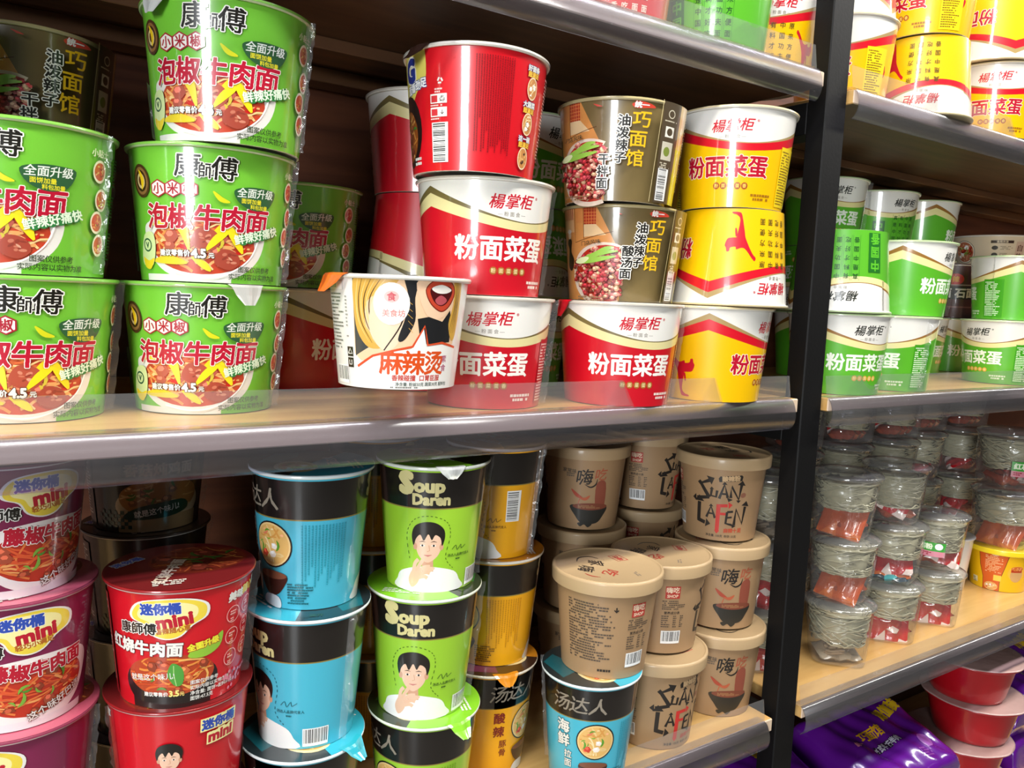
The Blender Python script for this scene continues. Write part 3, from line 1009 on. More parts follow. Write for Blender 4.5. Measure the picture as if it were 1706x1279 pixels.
def art_soup(kind):
    """tall soup cup: black top band, coloured wall"""
    a = Art()
    col = {'green': '#98c932', 'teal': '#45b2cb', 'yellow': '#eda80f'}[kind]
    a.band(lambda u: 87, lambda u: 123, -171, 171, '#141110', 96)
    a.band(lambda u: 85.8, lambda u: 87, -171, 171, '#8a7a3c', 96)
    cream = '#cfc58a'
    # worded logo
    a.text('S', -20, 112, 26, cream, bold=.09)
    a.text('oup', 2, 110, 17, cream, bold=.06)
    a.text('Daren', 4, 96, 14, cream, bold=.06, sx=.95)
    # portrait side
    person(a, 2, .8, .88, '#f1f1ee', hand=True, outline={'green': '#3c5a10', 'teal': '#12606c', 'yellow': '#7a5a10'}[kind])
    dk = {'green': '#35561a', 'teal': '#11646f', 'yellow': '#80580a'}[kind]
    a.stroke([(27, 44), (31, 48), (33, 43), (37, 48), (38, 44), (43, 47)], .7, dk, False, True)
    a.text('汤达人品牌代言人', 36, 38, 3.2, dk)
    a.fine(32, 33, 8, 1, 2.4, dk, 3)
    # small print side
    t = []
    rnd = random.Random(5)
    for i in range(14):
        u = -96 + i * 3.0
        v = 82
        while v > 24 + (i % 4) * 6:
            q = rnd.uniform(.9, 2.4)
            t += [((u, v - q), (u + 1.5, v - q), (u + 1.5, v)), ((u, v - q), (u + 1.5, v), (u, v))]
            v -= q + .6
    a.add(t, {'green': '#79aa16', 'teal': '#2597aa', 'yellow': '#c98a0a'}[kind])
    a.barcode(48, 44 if kind == 'yellow' else 3, 26 if kind != 'yellow' else 17, 18 if kind != 'yellow' else 36, 14, kind == 'yellow')
    # dish side
    u = -150
    a.vtext({'green': '豚骨', 'teal': '海鲜', 'yellow': '酸辣'}[kind], u - 14, 74, 15 if kind != 'yellow' else 13, W_ if kind != 'yellow' else '#7a1c12', 17, bold=.03, out=dk if kind != 'yellow' else None, ow=.05)
    a.vtext('拉面' if kind != 'yellow' else '豚骨', u - 8, 41, 9.5, W_ if kind != 'yellow' else '#7a1c12', 11, bold=.02, out=dk if kind != 'yellow' else None, ow=.05)
    a.spread('汤达人', u + 4, 104, 20, 20, '#8d8476', bold=.012, shear=.15)
    a.ell(u + 24, 61, 22, 22, '#141110', n=32)
    a.ell(u + 24, 61, 20.6, 20.6, '#eac98a', n=32)
    a.food(u + 24, 61, 19, 19, 44, '#e2b468', ['#f2dca8', '#e8c98a', '#d89a4c'], ['#c8402a', '#e0805c', '#f2e6da'], ['#5a9a2c', '#7ab03c'], nn=16, nc=7, ng=6)
    a.blob([(u + 6, 32), (u + 22, 34), (u + 40, 32), (u + 36, 21), (u + 28, 13), (u + 17, 13), (u + 9, 21)], '#3a1c14')
    a.ell(u + 23, 32, 17, 4, '#7a4a34')
    a.blob([(u + 14, 12), (u + 8, 4), (u + 20, 1), (u + 32, 1), (u + 30, 11)], '#e3e6e8')
    a.fine(u + 40, 24, 26, 8, 2.6, dk, 9)
    return a

def spike(a, P, col):
    a.poly(P, col)

def art_kraft():
    a = Art()
    K, Rd = '#231d18', '#c8302a'
    # jagged lettering, arrows growing out of the strokes
    def S(pts, wd, col=K):
        a.stroke(pts, wd, col)
    def arrow(x, y, ang, s, col=K):
        c, q = math.cos(math.radians(ang)), math.sin(math.radians(ang))
        a.poly([(x + s * c, y + s * q), (x - s * q * .85, y + s * c * .85), (x + s * q * .85, y - s * c * .85)], col)
    a.poly([(-3, 83), (26, 86), (27, 92), (25, 94), (-2, 91), (-4, 88)], K)
    a.text('酸辣粉', 12, 88.5, 7.2, '#c9a77c', bold=.05, rot=6)
    # SUAN
    S([(-15, 84), (-27, 78), (-15, 60)], 5.2); S([(-15, 60.5), (-33, 57)], 4.6); arrow(-16, 84, 30, 8); arrow(-34, 57, 185, 6); S([(-27, 78), (-30, 81)], 5)
    S([(-12, 72), (-13, 63), (-6, 62), (-5, 71)], 3.4); arrow(-12, 72, 95, 3.6)
    S([(-2, 60), (4, 80), (9, 62)], 3.8); S([(-1, 67), (8, 67)], 2.6); arrow(4, 80, 90, 4)
    S([(13, 62), (13, 78), (24, 60), (26, 80)], 4.2); arrow(26, 80, 84, 6.6); arrow(12, 61, 250, 5); arrow(24, 59, 270, 4)
    # LA FEN
    S([(-29, 52), (-30, 26)], 5.4); S([(-32, 27), (-20, 24)], 5.2); arrow(-29, 53, 92, 8.5); arrow(-19, 24, -8, 7)
    S([(-18, 32), (-12, 48), (-6, 32)], 3.6); S([(-16, 38), (-8, 38)], 2.4); arrow(-12, 48, 90, 3.6)
    S([(-2, 52), (-2.5, 14)], 5.6, Rd); S([(-2, 50), (10, 51)], 4.4, Rd); S([(-2, 39), (8, 39)], 3.6, Rd); arrow(11, 51.5, 8, 5.6, Rd); arrow(-2.5, 15, 268, 4.5, Rd)
    S([(10, 42), (9, 26), (18, 24)], 3.4); S([(10, 34), (17, 35)], 2.6); S([(10, 42), (18, 43)], 3)
    S([(21, 24), (22, 46), (33, 26), (35, 50)], 4.4); arrow(35, 51, 82, 7); arrow(20.5, 24, 250, 4.6)
    a.ell(30, 66, 4, 3.4, '#8a5a44', 20)
    a.text('麻辣十足', 20, 16, 6.2, '#b84a30', bold=.04, rot=3)
    a.text('净含量: 105克  粉饼: 55克', 4, 7.5, 3.8, '#3a3028', bold=.01)
    # brush writing, chilli and bowl
    b = 112
    a.text('嗨', b - 6, 76, 22, '#1d1815', bold=.012, shear=.2, rot=4)
    a.text('吃', b + 16, 80, 17, '#a8573c', bold=.01, shear=.2, rot=4)
    a.stroke([(b - 6, 66), (b + 2, 62), (b + 9, 66), (b + 11, 74)], 2.2, '#1d1815', True, True)
    a.text('家常味', b - 27, 84, 6, '#54483c', rot=-4)
    a.fine(b - 31, 79, 12, 2, 3, '#6a5c4c', 6)
    a.blob([(b + 10, 66), (b + 24, 68), (b + 24, 26), (b + 12, 26)], '#8a4634')
    a.stroke([(b - 24, 58), (b - 16, 50), (b - 8, 46)], 5, '#a8442c', True, True)
    a.stroke([(b + 2, 50), (b - 4, 45), (b - 12, 46)], 4.4, '#b55a3a', True, True)
    a.stroke([(b - 12, 45), (b - 14, 38)], 1.2, '#b55a3a')
    a.blob([(b - 26, 34), (b - 8, 37), (b + 12, 38), (b + 30, 33), (b + 24, 20), (b + 14, 10), (b - 8, 10), (b - 18, 20)], '#27251f')
    a.ell(b + 4, 34, 26, 5, '#7a3f2c')
    a.fine(b - 14, 35, 36, 3, 1.6, '#b08a5a', 4, .4)
    a.blob([(b - 14, 10), (b - 10, 5), (b - 4, 8), (b + 2, 4), (b + 8, 9), (b, 12)], '#27251f')
    # facts side with a red seal
    f = -112
    a.fine(f - 44, 88, 56, 22, 3.2, '#54463a', 4, .55)
    a.rect(f + 30, f + 48, 74, 90, '#b0382e')
    a.text('嗨吃', f + 39, 85, 7.6, '#e6cdb0', bold=.03)
    a.text('SHOP', f + 39, 77.5, 5, '#e6cdb0', bold=.03)
    a.fine(f + 27, 70, 30, 5, 2.6, '#54463a', 8, .5)
    a.text('营养成分表', f + 40, 55, 3.8, '#3a3028', bold=.02)
    a.fine(f + 27, 50, 11, 6, 2.8, '#54463a', 5, .45)
    a.fine(f + 42, 50, 6, 6, 2.8, '#54463a', 7, .45)
    a.fine(f + 51, 50, 6, 6, 2.8, '#54463a', 9, .45)
    t = Art()
    a.barcode(f + 28, 14, 26, 17, 33)
    a.fine(f - 6, 9, 16, 1, 4, '#2a221c', 3, .7, False)
    a.text('↓', f + 12, 84, 7, '#2a221c', bold=.05)
    return a

def art_kraft_lid():
    a = Art()
    K = '#2a221c'
    a.text('嗨', -4, 30, 20, K, bold=.02, shear=.2, rot=150)
    a.text('吃', -22, 8, 19, '#a23a2c', bold=.02, shear=.2, rot=140)
    a.text('家', 12, 10, 18, K, bold=.02, shear=.2, rot=165)
    a.stroke([(22, 30), (34, 22), (36, 8), (26, 0)], 3, K, True, True)
    a.stroke([(-34, 26), (-28, 34), (-18, 38)], 2.4, '#a23a2c', True, True)
    P = [(14, -34), (34, -30), (32, -16), (12, -20)]
    a.stroke(P + [P[0]], 1.2, '#b0453a')
    a.text('嗨吃', 23, -25, 8, '#b0453a', bold=.03, rot=12)
    a.fine(-40, -20, 18, 2, 3, '#8a7a68', 3)
    return a

def art_mini_lid(kind):
    a = Art()
    base = {'red': '#6a1a1c', 'purple': '#b8546a', 'brown': '#3a2c22'}[kind]
    a.ell(0, 0, 60.5, 60.5, base, n=64)
    a.food(14, 12, 40, 36, 61, '#7a2a1a', ['#b0562c', '#c47a3c', '#9a4424'], ['#5a1f14', '#7a3220'], ['#3c6a24'], nn=40, nc=14)
    a.text('红烧牛肉面' if kind == 'red' else '牛肉面', -10, -14, 11, '#c9b8a4', bold=.04, rot=70)
    a.text('迷你桶', -42, 18, 9, '#3a56a8', bold=.05, out='#d8d0b0', ow=.06, rot=40)
    a.fine(-24, -40, 30, 3, 4, '#d8cfc4', 2)
    return a

def art_soup_lid(kind):
    a = Art()
    dark = {'green': '#23301a', 'teal': '#1d2a2e', 'yellow': '#3a2418'}[kind]
    base = {'green': '#7cbf2a', 'teal': '#35a9c0', 'yellow': '#c8801c'}[kind]
    a.ell(0, 0, 58.5, 58.5, dark, n=64)
    a.ell(0, 0, 58.5, 58.5, base, n=48, a0=150, a1=318)
    a.poly([(10, 50), (48, 30), (50, 6), (30, 10), (6, 30)], {'green': '#2f6a2a', 'teal': '#155e68', 'yellow': '#6a2a4a'}[kind])
    a.ell(-16, 18, 24, 20, '#e2cf9a')
    a.food(-16, 18, 20, 16, 71, '#d8a85a', ['#f0dca0', '#e0b870'], ['#c8502a', '#f0e4d4'], ['#5a9a2c'], nn=14, nc=6)
    a.text('汤达人', 4, -18, 12, W_, bold=.03)
    a.text('撕开', 44, -18, 6, '#2a3a1a', bold=.04, rot=62)
    a.fine(-34, -34, 40, 3, 4, W_, 5, .5)
    return a

def art_beige_bowl():
    a = Art()
    a.ell(-48, 34, 25, 25, '#3a2a1c', n=32)
    a.ell(-48, 34, 24, 24, '#e6dcc4', n=32)
    a.food(-48, 34, 22, 22, 81, '#b06a4c', ['#e2b88c', '#d49a6a'], ['#8a2c1c', '#c85a3a', '#f0e2cc'], ['#4f8a2c', '#6a9a3c'], nn=20, nc=14, ng=10)
    a.rect(8, 50, 52, 58, '#3a2418')
    a.text('食用方法', 29, 55, 5, '#d8c8a8', bold=.03)
    for i in range(3):
        a.ell(16, 42 - i * 15, 6, 4.4, '#2c2018')
        a.fine(26, 44 - i * 15, 24, 3, 3, '#9a8a70', i)
    a.rect(56, 74, 8, 56, '#c8a890')
    a.vtext('自热', 65, 42, 14, '#5a2a20', 18, bold=.02)
    return a

def art_maroon():
    a = Art()
    a.rect(-80, 80, 40, 66, '#15110f')
    a.text('白面 石面', -2, 53, 20, W_, bold=.04)
    a.ell(0, 82, 15, 12, '#d02a1c')
    a.text('辣', 0, 82, 12, '#f0b020', bold=.04)
    a.rect(-80, 80, 69, 71, '#b9a6a2')
    a.rect(-80, 80, 22, 25, '#7a4a48')
    return a

def art_yellow_mug():
    a = Art()
    a.poly([(-30, 80), (22, 80), (16, 50), (10, 26), (10, .5), (-22, .5), (-22, 26), (-28, 50)], '#cf5a1c')
    a.stroke([(-30, 80), (-28, 50), (-22, 26), (-22, .5)], 1.2, '#7a3a14')
    a.stroke([(22, 80), (16, 50), (10, 26), (10, .5)], 1.2, '#7a3a14')
    a.ell(-2, 80, 9, 5, '#f0e6c8')
    a.fine(-18, 72, 32, 11, 3.3, '#f0c89a', 4, .42)
    a.rect(-2, 12, 22, 34, '#f0c84a')
    a.food(-6, 9, 13, 9, 91, '#e0b070', ['#f2dca8', '#d89a4c'], ['#c8502a', '#f0e4d4'], nn=10, nc=5)
    a.ell(40, 42, 18, 16, '#f0b83a')
    a.ell(40, 38, 13, 15, '#c9a06a', n=20)
    a.rect(28, 50, 44, 54, '#b03a1c')
    a.food(40, 52, 12, 5, 92, '#c86a2c', ['#e8a05c'], ['#8a2c1c'], nn=8, nc=4)
    a.rect(-46, -34, 10, 22, '#e8e0b0')
    a.fine(-45, 18, 10, 4, 2.6, '#3a3418', 7)
    return a

def art_white_cup():
    a = Art()
    a.vtext('安牛', 4, 58, 20, '#15130f', 26, bold=.03)
    a.rect(-30, 30, 92, 100, '#d9d4c8')
    a.fine(-28, 22, 50, 5, 3, '#8a867c', 4)
    return a
# ------------------------------------------------------------------ packs: builders
def wall_profile(rb, rt, h):
    sl = (rt - rb) / h
    q = math.hypot(1, sl)
    return lambda v: (rb + sl * v, 1 / q, -sl / q)

def cup_body(name, rb, rt, h, art, base, mat, rim='#e9e6dd', rimr=2.6):
    """conical paper tub with rolled rim, recessed foot and printed wall"""
    s = Solid()
    pr = wall_profile(rb, rt, h - 2)
    q = pr(0)
    m = lambda r, z, nr, nz: (r / 1000, z / 1000, nr, nz)
    n0 = (q[1], q[2])
    s.lathe([m(0, 3, 0, -1), m(rb - 2.5, 3, 0, -1)], '#e4e0d6')
    s.lathe([m(rb - 2.5, 3, -1, 0), m(rb - 2, 0, -1, 0)], '#e4e0d6')
    s.lathe([m(rb - 2, 0, 0, -1), m(rb, .4, .3, -.9)], '#e4e0d6')
    s.lathe([m(rb, .4, *n0), m(pr(h - 3)[0], h - 3, *n0)], base)
    t = pr(h - 3)[0]
    R2 = rimr
    prof = []
    for i in range(9):
        an = math.radians(-90 + i * 30 * .85)
        prof.append(m(t + R2 * .45 + R2 * .55 * math.cos(an), h - 2.1 + 1.6 * math.sin(an), math.cos(an), math.sin(an)))
    s.lathe([m(t, h - 3.2, 0, -1), prof[0]], rim)
    s.lathe(prof, rim)
    if art:
        s.wrap(art, lambda v: pr(v), rt * .5 + rb * .5)
    return s.mesh(name, mat)

def lid_disc(name, r, h, art, col, mat, dome=0.0):
    """sealed peel lid: flat foil disc creased down over the rim"""
    s = Solid()
    m = lambda r_, z, nr, nz: (r_ / 1000, z / 1000, nr, nz)
    s.lathe([m(r + .4, h - 2.2, 1, 0), m(r + .5, h - .5, 1, .3)], col)
    s.lathe([m(r + .5, h - .5, .5, .9), m(r - .5, h + .25, .3, 1), m(r - 3.5, h + .3, 0, 1), m(r - 5, h - .2, -.1, 1), m(0, h - .2, 0, 1)][::1], col)
    s.lathe([m(r - .2, h - 2.1, 0, -1), m(r - 4, h - .5, 0, -1)], '#cfccc4')
    if art:
        s.flat(art, (h + .35) / 1000)
    return s.mesh(name, mat)

def pull_tab(r, h, col, deg, width=20, drop=17, lift=4):
    """tongue of the lid, folded out over the rim and hanging down"""
    s = Solid()
    c = lin(col)
    path = [(r - 4, h + .6), (r + 1.0, h + .7), (r + 3.2, h - 1.5), (r + 3.4 + lift * .3, h - drop * .5), (r + 3 + lift, h - drop)]
    wd = [width * 1.5, width * 1.35, width * 1.1, width * .85, width * .35]
    for i in range(len(path) - 1):
        a, b = path[i], path[i + 1]
        dr, dz = b[0] - a[0], b[1] - a[1]
        L = math.hypot(dr, dz)
        nn = (0, -(-dz) / L, 0)
        for j in range(8):
            def P(p, wdt, f):
                an = math.radians(deg) + (f - .5) * wdt / r
                rr = p[0] + .8 * math.cos((f - .5) * 9)
                return (rr / 1000 * math.sin(an), -rr / 1000 * math.cos(an), p[1] / 1000)
            f0, f1 = j / 8, (j + 1) / 8
            q = [P(a, wd[i], f0), P(a, wd[i], f1), P(b, wd[i + 1], f1), P(b, wd[i + 1], f0)]
            v1 = Vector(q[1]) - Vector(q[0])
            v2 = Vector(q[3]) - Vector(q[0])
            nv = v2.cross(v1)
            if nv.x * q[0][0] + nv.y * q[0][1] + nv.z * .05 > 0:
                q = q[::-1]
            else:
                nv = -nv
            s.face(q, [tuple(nv)] * 4, c)
    return s.mesh('pull_tab', M_LID)

def film_seam(rb, rt, h, deg, wd=7):
    """crimped fin where the shrink film is welded"""
    V, F = [], []
    n = 26
    rnd = random.Random(int(deg))
    for i in range(n + 1):
        v = 3 + (h - 4) * i / n
        r = rb + (rt - rb) * v / h
        an = math.radians(deg)
        for k in range(4):
            rr = (r + .3 + wd * k / 3 * (1 + rnd.uniform(-.12, .12))) / 1000
            a2 = an + math.radians(rnd.uniform(-1.3, 1.3) * k / 3 + 2.5 * k / 3)
            V.append((rr * math.sin(a2), -rr * math.cos(a2), v / 1000))
    for i in range(n):
        for k in range(3):
            j = i * 4 + k
            F.append([j, j + 1, j + 5, j + 4])
    return mesh_from('film_seam', V, F, True)

KIND = {}
def paper_kind(key, name, rb, rt, h, art, base, mat, lid_col, lid_art=None, rim='#e9e6dd', seam=None, lid_mat=None, cat='noodle bucket'):
    root = empty(name)
    kid(root, link('cup_body', cup_body('cup_body', rb, rt, h, art, base, mat, rim)))
    kid(root, link('lid', lid_disc('lid', rt + 2.4, h, lid_art, lid_col, lid_mat or M_LID)))
    if seam:
        for d in seam:
            kid(root, link('film_seam', film_seam(rb, rt, h, d), M_FILM))
    KIND[key] = dict(root=root, H=(h + .45) / 1000, r=(rt + 2.6) / 1000, rt=rt + 2.4, h=h, rm=(rb + rt) / 2, used=False, cat=cat)

GREEN = '#70bd36'
paper_kind('green_bucket', 'noodle_bucket', 60, 70.4, 114, art_green_bucket(), GREEN, M_PRINT, '#7fbf4a', rim='#b9cf9c', seam=(74, -118))
paper_kind('red_noodle', 'noodle_bucket', 60, 70.4, 114, art_noodle_bucket('red'), '#c20f22', M_PRINT, '#c9c2b4', seam=(96,))
paper_kind('yellow_noodle', 'noodle_bucket', 60, 70.4, 114, art_noodle_bucket('yellow'), '#efbb00', M_PRINT, '#d9c9a0')
paper_kind('green_noodle', 'noodle_bucket', 60, 70.4, 114, art_noodle_bucket('green'), '#58ae28', M_PRINT, '#b9cf9c', seam=(92,))
paper_kind('red_bucket', 'noodle_bucket', 60, 70.4, 114, art_red_back(), '#d0101f', M_PRINT, '#cfcac0')
paper_kind('gold_dry', 'noodle_bucket', 57, 68, 108, art_gold_bucket(False), '#76653f', M_PRINT, '#b6a878', rim='#b9ad82', seam=(80,))
paper_kind('gold_soup', 'noodle_bucket', 57, 68, 108, art_gold_bucket(True), '#76653f', M_PRINT, '#b6a878', rim='#b9ad82', seam=(80,))
paper_kind('white_bucket', 'noodle_bucket', 53, 63, 98, art_white_bucket(), '#e6e4df', M_BARE, '#d9d5cc')
for _k, _b in (('purple', '#7d1f4a'), ('red', '#c9101f'), ('brown', '#2c221c')):
    paper_kind('mini_' + _k, 'mini_noodle_bucket', 48.5, 58, 103.4, art_mini(_k), _b, M_PRINT, {'purple': '#8a3a52', 'red': '#8a1c1e', 'brown': '#3a2c22'}[_k], art_mini_lid(_k), rim='#d9d3cc', seam=(84,), cat='mini noodle bucket')
for _k, _b in (('green', '#98c932'), ('teal', '#45b2cb'), ('yellow', '#eda80f')):
    paper_kind('soup_' + _k, 'soup_noodle_cup', 44.5, 56, 128.5, art_soup(_k), _b, M_PRINT, {'green': '#dfe6d4', 'teal': '#dde8ea', 'yellow': '#e6dcc8'}[_k], art_soup_lid(_k), rim='#e9eeea', seam=(100,), cat='soup noodle cup')
paper_kind('maroon_cup', 'noodle_cup', 58, 69, 114, art_maroon(), '#4a1c1e', M_PRINT, '#6a4a48', cat='noodle cup')
paper_kind('beige_bowl', 'noodle_bowl', 78, 92, 70, art_beige_bowl(), '#d2bfa0', M_BARE, '#c9bca6', cat='noodle bowl')
paper_kind('white_cup', 'noodle_cup', 44, 54, 110, art_white_cup(), '#dfdad0', M_BARE, '#d9d5cc', cat='noodle cup')

# kraft cup with its deep press-on lid
def kraft_kind():
    root = empty('kraft_noodle_cup')
    kid(root, link('cup_body', cup_body('cup_body', 49, 60, 115, art_kraft(), '#a3835f', M_KRAFT, '#ae926c', 1.6)))
    s = Solid()
    m = lambda r, z, nr, nz: (r / 1000, z / 1000, nr, nz)
    c = '#b39872'
    s.lathe([m(62.6, 101, 0, -1), m(64.6, 101, .4, -.8)], c)
    s.lathe([m(64.6, 101, 1, -.05), m(65.2, 114, 1, .1)], c)
    s.lathe([m(65.2, 114, 1, .2), m(64.8, 116.4, .8, .7), m(63.6, 117.4, .2, 1), m(61.8, 117.0, -.4, .9)], c)
    s.lathe([m(61.8, 117.0, -.7, .7), m(60.6, 115.4, -.2, 1), m(0, 115.4, 0, 1)], c)
    s.flat(art_kraft_lid(), .1155)
    kid(root, link('lid', s.mesh('lid', M_KRAFT)))
    KIND['kraft'] = dict(root=root, H=.1176, r=.0652, rt=65, h=117, rm=54.5, used=False, cat='noodle cup')
kraft_kind()

# yellow cup with a snap lid
def mug_kind():
    root = empty('instant_noodle_cup')
    kid(root, link('cup_body', cup_body('cup_body', 50, 60, 86, art_yellow_mug(), '#e8b80f', M_BARE, '#e6cf3a')))
    s = Solid()
    m = lambda r, z, nr, nz: (r / 1000, z / 1000, nr, nz)
    s.lathe([m(63, 78, 0, -1), m(64.4, 78, .6, -.6), m(65, 80, 1, 0), m(65, 87, 1, .1), m(64, 88.4, .4, .9), m(61.5, 88.2, -.3, .9)], '#ecd023')
    s.lathe([m(61.5, 88.2, 0, 1), m(60, 87, 0, 1), m(0, 87, 0, 1)], '#e6cf3a')
    kid(root, link('lid', s.mesh('lid', M_BARE)))
    KIND['mug'] = dict(root=root, H=.0885, r=.065, rt=65, h=88, rm=55, used=False, cat='noodle cup')
mug_kind()

# ---- clear tubs of vermicelli
def superring(hw, n, z, m=48):
    P = []
    for k in range(m):
        t = 2 * math.pi * k / m
        c, s = math.cos(t), math.sin(t)
        q = (abs(c) ** n + abs(s) ** n) ** (-1.0 / n)
        P.append((hw * q * c, hw * q * s, z))
    return P
def loft(rings, close_bottom=False, close_top=False):
    V, F = [], []
    m = len(rings[0])
    for r in rings:
        V += r
    for i in range(len(rings) - 1):
        for k in range(m):
            a, b = i * m + k, i * m + (k + 1) % m
            F.append([a, b, b + m, a + m])
    if close_bottom:
        F.append(list(range(m))[::-1])
    if close_top:
        F.append([(len(rings) - 1) * m + k for k in range(m)])
    return V, F
def tub_size(z):
    f = z / .09
    return .0405 + (.0515 - .0405) * f, 4.6 - 2.5 * min(1, f * 1.15)
def tub_mesh():
    rs = [superring(.036, 4.6, .0)]
    for z in (0.001, .004, .02, .04, .06, .08, .088):
        hw, n = tub_size(z)
        if z < .003:
            hw -= .0015
        rs.append(superring(hw, max(2, n), z))
    rs.append(superring(.0535, 2, .0895))
    rs.append(superring(.0540, 2, .0915))
    V, F = loft(rs, True)
    me = mesh_from('tub', V, F, True)
    me.polygons[len(F) - 1].use_smooth = False
    return me
def tub_lid_mesh():
    rs = [superring(.0535, 2, .0895), superring(.0552, 2, .0900), superring(.0552, 2, .0935), superring(.0535, 2, .0955), superring(.0500, 2, .0955), superring(.0485, 2, .0985), superring(.030, 2, .1000), superring(.002, 2, .1005)]
    V, F = loft(rs, False, True)
    return mesh_from('tub_lid', V, F, True)
def tube(V, F, pts, r, sides=5):
    i0 = len(V)
    m = len(pts)
    for i, p in enumerate(pts):
        a, b = Vector(pts[max(0, i - 1)]), Vector(pts[min(m - 1, i + 1)])
        d = (b - a).normalized() if (b - a).length > 1e-9 else Vector((0, 0, 1))
        u = d.orthogonal().normalized()
        v = d.cross(u)
        for k in range(sides):
            t = 2 * math.pi * k / sides
            q = Vector(p) + (u * math.cos(t) + v * math.sin(t)) * r
            V.append(tuple(q))
    for i in range(m - 1):
        for k in range(sides):
            a, b = i0 + i * sides + k, i0 + i * sides + (k + 1) % sides
            F.append([a, b, b + sides, a + sides])
def vermicelli(seed, z0, z1):
    rnd = random.Random(seed)
    V, F = [], []
    for _ in range(110):
        a, z = rnd.uniform(0, 6.28), rnd.uniform(z0 + .004, z1 - .004)
        rr = rnd.uniform(.7, .94)
        pts = []
        dz = rnd.uniform(-.006, .006)
        for k in range(13):
            z = min(z1 - .002, max(z0 + .002, z + dz + rnd.uniform(-.002, .002)))
            if rnd.random() < .2:
                dz = -dz
            hw = tub_size(z)[0] * min(.93, max(.2, rr))
            pts.append((hw * math.cos(a), hw * math.sin(a), z))
            a += .26
            rr += rnd.uniform(-.06, .06)
        tube(V, F, pts, .0016, 4)
    m = 36
    core = []
    for z in (z0 + .002, z0 + .008, (z0 + z1) / 2, z1 - .008, z1 - .002):
        k = .89 if z0 + .004 < z < z1 - .004 else .6
        core.append([(p[0] * (1 + .05 * math.sin(5 * i + z * 900)), p[1] * (1 + .05 * math.cos(7 * i)), z + .002 * math.sin(i * 1.7)) for i, p in enumerate(superring(tub_size(z)[0] * k, 2.2, z, m))])
    V2, F2 = loft(core, True, True)
    n = len(V)
    V += V2
    F += [[i + n for i in f] for f in F2]
    return mesh_from('vermicelli', V, F, True)
def packet_mesh(name, w, d, t, seed, nx=16, ny=12):
    """puffy sachet with flat welded ends"""
    rnd = random.Random(seed)
    ph = [rnd.uniform(0, 6.28) for _ in range(6)]
    V, F = [], []
    for side in (1, -1):
        for i in range(nx + 1):
            for j in range(ny + 1):
                x, y = -1 + 2 * i / nx, -1 + 2 * j / ny
                e = max(0, 1 - abs(x) ** 5) * max(0, 1 - abs(y) ** 4)
                wr = .09 * math.sin(7 * x + ph[0]) * math.sin(6 * y + ph[1]) + .06 * math.sin(13 * x * y + ph[2])
                z = side * t * .5 * (e ** .55) * (1 + wr) + .0015 * math.sin(9 * x + ph[3])
                V.append((x * w / 2, y * d / 2, z))
    o = (nx + 1) * (ny + 1)
    for i in range(nx):
        for j in range(ny):
            a = i * (ny + 1) + j
            F.append([a, a + ny + 1, a + ny + 2, a + 1])
            F.append([o + a, o + a + 1, o + a + ny + 2, o + a + ny + 1])
    return mesh_from(name, V, F, True)

def sachet_mat(k, c, c2):
    """glossy foil with a pale printed field across it"""
    m, nt, N, L, p = new_mat('sachet_foil_' + k)
    tc = N.new('ShaderNodeTexCoord')
    vo = N.new('ShaderNodeTexVoronoi')
    vo.inputs['Scale'].default_value = 46
    rp = N.new('ShaderNodeValToRGB')
    rp.color_ramp.interpolation = 'CONSTANT'
    rp.color_ramp.elements[0].color = lin(c)
    rp.color_ramp.elements[1].color = lin(c2)
    rp.color_ramp.elements[1].position = .74
    L.new(tc.outputs['Object'], vo.inputs['Vector'])
    L.new(vo.outputs['Color'], rp.inputs[0])
    L.new(rp.outputs[0], p.inputs['Base Color'])
    p.inputs['Roughness'].default_value = .22
    p.inputs['Coat Weight'].default_value = .6
    noise_bump(nt, p, 160, .5, .002)
    return m
M_SACH = {k: sachet_mat(k, c, c2) for k, c, c2 in (('red', '#b0131c', '#d8c4bc'), ('orange', '#a8441a', '#b85a24'), ('pale', '#a89a86', '#8f8270'),
          ('teal', '#3aa7ac', '#1d3a48'), ('green', '#5aa83a', '#dfe8d0'), ('rust', '#8e3a26', '#a34a30'))}
TUBMESH = tub_mesh()
TUBLID = tub_lid_mesh()
VERM = [vermicelli(1, .030, .084), vermicelli(2, .040, .085), vermicelli(3, .024, .080)]
SACH = [packet_mesh('sauce_sachet', .060, .050, .020, 3), packet_mesh('sauce_sachet', .066, .056, .014, 9)]

